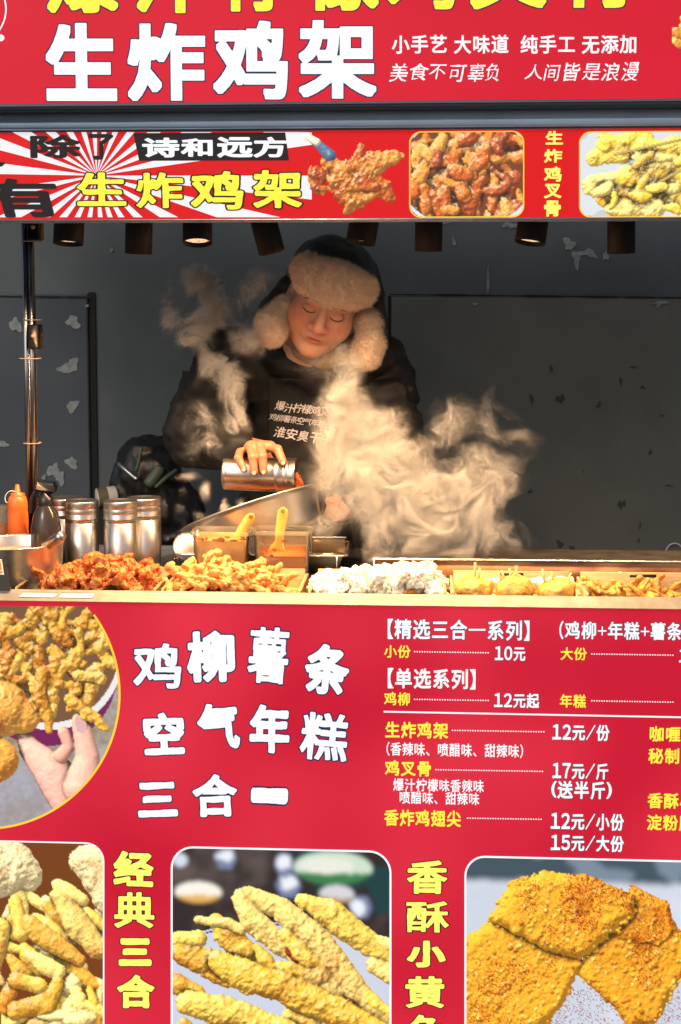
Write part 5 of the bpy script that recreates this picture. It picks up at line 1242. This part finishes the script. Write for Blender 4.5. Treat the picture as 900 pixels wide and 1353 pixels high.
# =================================================================== WOODEN TRAYS AND FOOD
ZR = TZ1+.003
def tray(xl, xr, label, y0=.028, y1=.235):
    a = at(xl, 795, y0).x; b = at(xr, 795, y0).x; t = thing('wooden_tray', label, 'tray', ((a+b)/2, (y0+y1)/2, ZC), 'wooden food trays in a row on the counter'); w_ = .0075
    part('tray_bottom', box(a+.002, b-.002, y0+.002, y1-.002, ZC+.0005, ZC+.005), M['wood'], t)
    part('tray_side', box(a, a+w_, y0, y1, ZC, ZR, .001), M['wood'], t); part('tray_side', box(b-w_, b, y0, y1, ZC, ZR, .001), M['wood'], t)
    part('tray_end', box(a+w_+.0003, b-w_-.0003, y0, y0+w_, ZC, TZ1-.004, .001), M['wood'], t)
    zt = ZR+.012; wv = (b-a)
    part('tray_end', box(a+w_+.0003, b-w_-.0003, y1-w_, y1, ZC, zt, .001), M['wood'], t)
    V, F = box(a+wv*.40, a+wv*.60, y1-w_-.0012, y1-w_-.0004, ZR+.001, ZR+.008); part('grip_hole', (V, F), M['plastic_black'], t)
    return a, b, y0, y1
T = [tray(20, 207, 'leftmost wooden tray, holding reddish fried chicken pieces'), tray(213, 398, 'wooden tray below the sauce containers, holding curly orange fried strips'),
     tray(407, 590, 'wooden tray heaped with white floured pieces'), tray(596, 768, 'wooden tray with three yellow cakes on picks'), tray(774, 960, 'rightmost wooden tray, low golden strips, cut by the frame')]
def heap(T_, prof, n, seed, zb=ZC+.014, x0=.08, x1=.92, yl=.02):
    """prof(u) = heap top as pixel row at mid depth; fills from bottom up"""
    a, b, y0, y1 = T_; r_ = random.Random(seed); out = []
    for i in range(n):
        lay = i/n; u = r_.uniform(x0, x1); v = r_.uniform(.1, .9); x = a+(b-a)*u; y = y0+yl+(y1-y0-2*yl)*v
        top = 1.6-(prof(u)-400)/sc_at(.13)-.012; edge = 1-(2*abs(v-.5))**2*.45; z = zb+(top-zb)*edge*(.25+.75*math.sqrt(lay)) if top > zb else zb
        out.append((x, y, z))
    return out
def ip(*k):
    xs = [a for a, _ in k]; ys = [b for _, b in k]; return lambda u: float(np.interp(u, xs, ys))
food('c', (7, dict(L=.075, r=.0165, nz=.0125, fs=62, n=4, bend=.9, flat=1.6, h=.0029)), 'fried_chicken_piece', 'reddish fried chicken piece in leftmost tray', 'fried chicken', 'fried chicken pieces in the leftmost tray',
     heap(T[0], ip((0, 788), (.2, 768), (.32, 760), (.5, 752), (.7, 750), (.82, 760), (.90, 780), (1, 795)), 54, 3, x1=.88), M['chicken'], seed=2)
food('s', (7, dict(L=.115, r=.0078, nz=.0034, fs=62, n=7, bend=.85, h=.0025)), 'fried_strip', 'curly orange strip in tray below sauce containers', 'fried food', 'curly fried strips in the second tray',
     heap(T[1], ip((0, 775), (.1, 764), (.2, 752), (.3, 748), (.4, 760), (.6, 758), (.72, 766), (.84, 784), (1, 795)), 96, 5, x0=.10, x1=.80), M['strips'], seed=3)
food('w', (7, dict(L=.045, r=.0115, nz=.0075, fs=75, n=4, h=.0027)), 'floured_piece', 'white floured piece in heaped third tray', 'fried food', 'white floured pieces in the third tray',
     heap(T[2], ip((0, 785), (.1, 768), (.3, 761), (.5, 760), (.65, 748), (.78, 746), (.9, 762), (1, 782)), 130, 7, x0=.05, x1=.95), M['floured'], seed=4)
food('g', (6, dict(L=.10, r=.0095, nz=.0036, fs=60, n=4, bend=.45, flat=1.4)), 'golden_strip', 'flat golden strip in rightmost tray', 'fried food', 'golden strips in the rightmost tray',
     heap(T[4], ip((0, 795), (.1, 789), (.3, 784), (1, 784)), 50, 9, x0=.08, x1=.95), M['golden'], seed=5)
cakes = [((604, 651), (768, 796), [(628, 743, 627, 768), (634, 751, 631, 769)], 'round yellow cake with two upright picks, left of three'),
         ((657, 706), (766, 796), [(658, 755, 666, 770), (663, 754, 669, 769), (673, 751, 678, 769), (682, 748, 684, 770)], 'round yellow cake with four picks, between the other two'),
         ((711, 760), (769, 796), [(717, 752, 721, 771), (729, 755, 731, 770), (755, 757, 745, 773)], 'round yellow cake with three splayed picks, right of three')]
for i, ((xa, xb), (ya, yb), picks, lab) in enumerate(cakes):
    Yc = .10; c = Vector(A((xa+xb)/2, 800, Yc)); c.z = ZC+.006; r = (xb-xa)/2*1.06/sc_at(Yc); zt = at(680, ya-4, Yc).z
    t = thing('fried_cake', lab, 'fried cake', tuple(c)); lo = np.array([c.x-r*1.4, Yc-r*1.4, c.z-.003]); hi = np.array([c.x+r*1.4, Yc+r*1.4, zt+.02]); g = grid(lo, hi, .0032)
    f = sd_ell(g, (c.x, Yc, c.z+(zt-c.z)*.42), (r, r*.95, (zt-c.z)*.60)); f = smin(f, sd_ell(g, (c.x+r*.1*(-1)**i, Yc, zt-.016), (r*.80, r*.7, .017)), .012)
    f = f+.0035*fbm3(g*55+i*5, 3)+.004*noise3(g*25+i); f = smax(f, c.z-.002-g[..., 2], .002); part('cake_body', snet(f, lo, .0032), M['cake'], t)
    for (x0_, y0_, x1_, y1_) in picks: part('skewer', tube([tuple(at(x0_, y0_, Yc-.005)), tuple(at(x1_, y1_+6, Yc))], .0027, 7), M['skewer'], t)
for i, (x0_, x1_) in enumerate(((612, 655), (664, 712), (715, 752))):
    q = at(x0_, 780, .20); q2_ = at(x1_, 780, .20)
    vf = lump(90+i, L=(q2_.x-q.x), r=.012, n=3, bend=.15, nz=.003); o = part('rice_cake', xf(vf, None, ((q.x+q2_.x)/2, .19, ZC+.030)), M['floured']); tag(o, 'pale rice cake lying %s' % ('behind the left yellow cake', 'behind the middle yellow cake', 'behind the right yellow cake')[i], 'rice cake')
grains('crumbs', 'small batter crumbs scattered among the trays', 'crumbs', [((XL+.4, .12, ZC+.008), (.6, .12, ZC+.008), .03)], 500, 9, M['golden'], .0016)

# =================================================================== STEAM (a real volume, lit by the lamps)
def steam(name, label, blobs, x0, x1, y0, y1, Ya, Yb_, h, amp, seed, dens, sharp=1.0, steps=13, fr=1.0):
    lo = np.array([at(x0, y1, Ya).x, Ya, at(x0, y1, Ya).z]); hi = np.array([at(x1, y0, Yb_).x, Yb_, at(x0, y0, Ya).z+.01])
    N = np.maximum(((hi-lo)/h).astype(int), 4); ax = [np.linspace(lo[k], hi[k], N[k]).astype(np.float32) for k in range(3)]
    G = np.stack(np.meshgrid(*ax, indexing='ij'), -1).reshape(-1, 3)
    # coarse mask so only the neighbourhood of the plume is computed
    def mask(P_):
        m_ = np.zeros(len(P_), np.float32)
        for b in blobs:
            bx, by, rx, ry, wgt = b[:5]; Yc = b[5] if len(b) > 5 else (Ya+Yb_)/2; c = np.array(at(bx, by, Yc)); s_ = 1/sc_at(Yc); ryy = min(rx, ry)*s_*.85+.01
            a_ = R(b[6]) if len(b) > 6 else 0; dx = (P_[:, 0]-c[0])/s_; dz = -(P_[:, 2]-c[2])/s_
            u = dx*math.cos(a_)+dz*math.sin(a_); v = -dx*math.sin(a_)+dz*math.cos(a_)
            d = np.sqrt((u/rx)**2+(v/ry)**2+((P_[:, 1]-Yc)/ryy)**2); m_ = np.maximum(m_, wgt*np.clip(1.35-d, 0, 1)) if False else m_+wgt*np.clip(1.3-d, 0, 1)**1.3
        return m_
    ci = [np.minimum(np.arange(0, n_+5, 5), n_-1) for n_ in N]; Gc = np.stack(np.meshgrid(*[a_[c_] for a_, c_ in zip(ax, ci)], indexing='ij'), -1).reshape(-1, 3)
    mc = (mask(Gc) > .01).reshape([len(c_) for c_ in ci])
    for k in range(3): mc = mc | np.roll(mc, 1, k) | np.roll(mc, -1, k)
    for k in range(3): mc = mc | np.roll(mc, 1, k)
    full = mc[np.ix_(*[np.minimum(np.arange(n_)//5, len(c_)-1) for n_, c_ in zip(N, ci)])]
    idx = np.where(full.ravel())[0]; P_ = G[idx]
    rs = np.random.RandomState(seed); g1, g2, g3 = [rs.rand(32, 32, 32).astype(np.float32)*2-1 for _ in range(3)]
    rl = lambda a_, k: (np.roll(a_, -1, k)-np.roll(a_, 1, k))*1.1          # curl of a periodic noise potential
    VG = np.stack([rl(g3, 1)-rl(g2, 2), rl(g1, 2)-rl(g3, 0), rl(g2, 0)-rl(g1, 1)], -1).reshape(-1, 3).astype(np.float32)
    def vel(p, sc):
        q = p*np.float32(sc); i0 = np.floor(q); f_ = (q-i0).astype(np.float32); i0 = i0.astype(np.int32) & 31; i1 = (i0+1) & 31; out = 0
        for cx in (0, 1):
            for cy in (0, 1):
                for cz in (0, 1):
                    ii = ((i1 if cx else i0)[:, 0]*32+(i1 if cy else i0)[:, 1])*32+(i1 if cz else i0)[:, 2]
                    wt = (f_[:, 0] if cx else 1-f_[:, 0])*(f_[:, 1] if cy else 1-f_[:, 1])*(f_[:, 2] if cz else 1-f_[:, 2]); out = out+VG[ii]*wt[:, None]
        return out
    m_ = None
    for i in range(steps):
        if i == 2: m_ = mask(P_)
        P_ = (P_+vel(P_, 9)*(amp*1.2)+vel(P_, 22)*(amp*.95)+vel(P_, 50)*(amp*.40)).astype(np.float32)
    n1 = noise3(P_*np.array([15, 15, 11]), g1)+.6*noise3(P_*31, g2)+.4*noise3(P_*62, g3)
    rd = 1-np.abs(noise3(P_*np.array([20, 20, 14])*fr, g3)+.4*noise3(P_*42*fr, g1))*2.6; rd = 1.5*np.clip(rd, 0, 1)**2.6; rd = rd+.5*np.clip(1-np.abs(noise3(P_*np.array([60, 60, 44])*fr, g2))*3.2, 0, 1)**1.5+.45*np.clip(1-np.abs(noise3(P_*np.array([120, 120, 90]), g1))*3, 0, 1)
    core = np.clip(m_-.75, 0, 2)
    d = np.clip(m_*1.0+n1*.60-.10, 0, 1.5)**2.0*(.05+1.2*rd*sharp)*np.clip(m_*1.3, 0, 1)**1.3+core*np.clip(.10+.28*n1+.40*rd, 0, 1)
    D = np.zeros(len(G), np.float32); D[idx] = np.clip(d, 0, 3)
    print(name, N, len(idx), float(D.mean()))
    me = bpy.data.meshes.new(name); me.vertices.add(len(G)); me.vertices.foreach_set('co', (G-lo).astype(np.float32).ravel())
    at_ = me.attributes.new('density', 'FLOAT', 'POINT'); at_.data.foreach_set('value', D)
    ob = bpy.data.objects.new(name, me); COL.objects.link(ob); ob.location = lo; tag(ob, label, 'steam', kind='stuff')
    ng = bpy.data.node_groups.new(name+'_volume', 'GeometryNodeTree'); ng.interface.new_socket('Geometry', in_out='INPUT', socket_type='NodeSocketGeometry'); ng.interface.new_socket('Geometry', in_out='OUTPUT', socket_type='NodeSocketGeometry')
    nd = ng.nodes; L_ = ng.links; gi = nd.new('NodeGroupInput'); go = nd.new('NodeGroupOutput'); vc = nd.new('GeometryNodeVolumeCube'); sm = nd.new('GeometryNodeSetMaterial')
    size = hi-lo; vc.inputs['Min'].default_value = (0, 0, 0); vc.inputs['Max'].default_value = tuple(size)
    for k, nm in enumerate(('Resolution X', 'Resolution Y', 'Resolution Z')): vc.inputs[nm].default_value = int(N[k])
    pos = nd.new('GeometryNodeInputPosition'); dv = nd.new('ShaderNodeVectorMath'); dv.operation = 'MULTIPLY'; dv.inputs[1].default_value = tuple((N-1)/size)
    L_.new(pos.outputs[0], dv.inputs[0]); ad = nd.new('ShaderNodeVectorMath'); ad.operation = 'ADD'; ad.inputs[1].default_value = (.5, .5, .5); L_.new(dv.outputs[0], ad.inputs[0])
    fl = nd.new('ShaderNodeVectorMath'); fl.operation = 'FLOOR'; L_.new(ad.outputs[0], fl.inputs[0])
    mn_ = nd.new('ShaderNodeVectorMath'); mn_.operation = 'MINIMUM'; mn_.inputs[1].default_value = tuple(N-1.0); L_.new(fl.outputs[0], mn_.inputs[0])
    dt = nd.new('ShaderNodeVectorMath'); dt.operation = 'MULTIPLY'; dt.inputs[1].default_value = (1, 1, 1); L_.new(mn_.outputs[0], dt.inputs[0])
    sp = nd.new('ShaderNodeSeparateXYZ'); L_.new(dt.outputs[0], sp.inputs[0])
    m1 = nd.new('ShaderNodeMath'); m1.operation = 'MULTIPLY_ADD'; m1.inputs[1].default_value = float(N[1]); L_.new(sp.outputs[0], m1.inputs[0]); L_.new(sp.outputs[1], m1.inputs[2])
    fi = nd.new('FunctionNodeFloatToInt'); fi.rounding_mode = 'ROUND'; fz = nd.new('FunctionNodeFloatToInt'); fz.rounding_mode = 'ROUND'
    L_.new(m1.outputs[0], fi.inputs[0]); L_.new(sp.outputs[2], fz.inputs[0])
    im = nd.new('FunctionNodeIntegerMath'); im.operation = 'MULTIPLY_ADD'; im.inputs[1].default_value = int(N[2]); L_.new(fi.outputs[0], im.inputs[0]); L_.new(fz.outputs[0], im.inputs[2])
    na = nd.new('GeometryNodeInputNamedAttribute'); na.data_type = 'FLOAT'; na.inputs['Name'].default_value = 'density'
    si = nd.new('GeometryNodeSampleIndex'); si.data_type = 'FLOAT'; si.domain = 'POINT'; L_.new(gi.outputs[0], si.inputs['Geometry']); L_.new(na.outputs['Attribute'], si.inputs['Value']); L_.new(im.outputs[0], si.inputs['Index'])
    L_.new(si.outputs[0], vc.inputs['Density']); L_.new(vc.outputs[0], sm.inputs['Geometry'])
    mt = bpy.data.materials.new(name+'_vapour'); mt.use_nodes = True; n = mt.node_tree; n.nodes.remove(P(mt)); pv = n.nodes.new('ShaderNodeVolumePrincipled')
    pv.inputs['Color'].default_value = (.88, .86, .84, 1); pv.inputs['Density'].default_value = dens; pv.inputs['Anisotropy'].default_value = 0.0
    n.links.new(pv.outputs[0], n.nodes['Material Output'].inputs['Volume']); sm.inputs['Material'].default_value = mt; me.materials.append(mt)
    L_.new(sm.outputs[0], go.inputs[0]); md = ob.modifiers.new('volume', 'NODES'); md.node_group = ng
    return ob
steam('steam_cloud', 'thick warm cream steam rising from the basin over the chest of the cook to the right', [
    (600, 712, 92, 36, 1.1, .50), (540, 690, 70, 44, 1.2, .50), (495, 650, 66, 50, 1.35, .50), (560, 660, 62, 46, 1.2, .50), (462, 620, 58, 54, 1.3, .50), (520, 620, 56, 46, 1.1, .50),
    (445, 565, 50, 54, 1.2, .52), (495, 570, 48, 44, 1.1, .52), (457, 515, 40, 48, .9, .52), (452, 474, 34, 34, .72, .54), (446, 440, 32, 28, .27, .55), (404, 480, 24, 22, .6, .56), (430, 690, 30, 26, .8, .49),
    (620, 670, 52, 42, .75, .50), (648, 702, 52, 34, .5, .50), (645, 640, 46, 48, .40, .50), (600, 600, 46, 60, .38, .50), (636, 590, 46, 54, .34, .50), (665, 620, 36, 50, .30, .50),
    (684, 580, 24, 50, .30, .50), (640, 545, 40, 36, .36, .50), (640, 500, 20, 30, .42, .50), (585, 560, 36, 44, .45, .52), (490, 725, 26, 34, .75, .48), (680, 724, 36, 16, .4, .48), (560, 735, 110, 14, .5, .42),
    (535, 470, 22, 34, .38, .6), (550, 372, 44, 12, .36, .6), (505, 400, 22, 30, .3, .6)],
    370, 745, 352, 752, .40, .66, .0040, .0042, 4, 22, fr=1.15)
steam('steam_wisp', 'thin curling steam wisps over the shoulder on the left', [
    (264, 372, 34, 26, 1.15, .62, 35), (277, 410, 24, 36, 1.2, .62), (236, 420, 24, 28, .8, .62), (262, 447, 24, 24, 1.0, .62), (225, 385, 12, 34, .5, .62), (298, 400, 28, 34, .42, .66),
    (285, 482, 26, 24, .95, .62), (305, 507, 26, 30, .9, .62), (312, 548, 20, 38, .75, .58), (262, 560, 36, 34, .45, .58), (240, 600, 22, 16, .36, .56), (280, 590, 26, 14, .30, .56), (330, 450, 32, 26, .55, .60), (345, 375, 24, 24, .42, .62), (330, 400, 24, 24, .45, .62)],
    200, 378, 330, 625, .50, .72, .0042, .0042, 11, 88, sharp=2.2, fr=1.5)
steam('steam_curl', 'faint steam curls rising under the held shaker', [
    (262, 685, 16, 10, .5, .50), (285, 690, 16, 10, .45, .50), (300, 668, 10, 22, .65, .50), (322, 665, 8, 20, .65, .50), (244, 632, 22, 9, .5, .50), (268, 650, 9, 14, .55, .5), (256, 700, 16, 8, .65, .5)],
    225, 345, 615, 712, .44, .56, .0034, .003, 21, 40, sharp=3.0, fr=2.2)
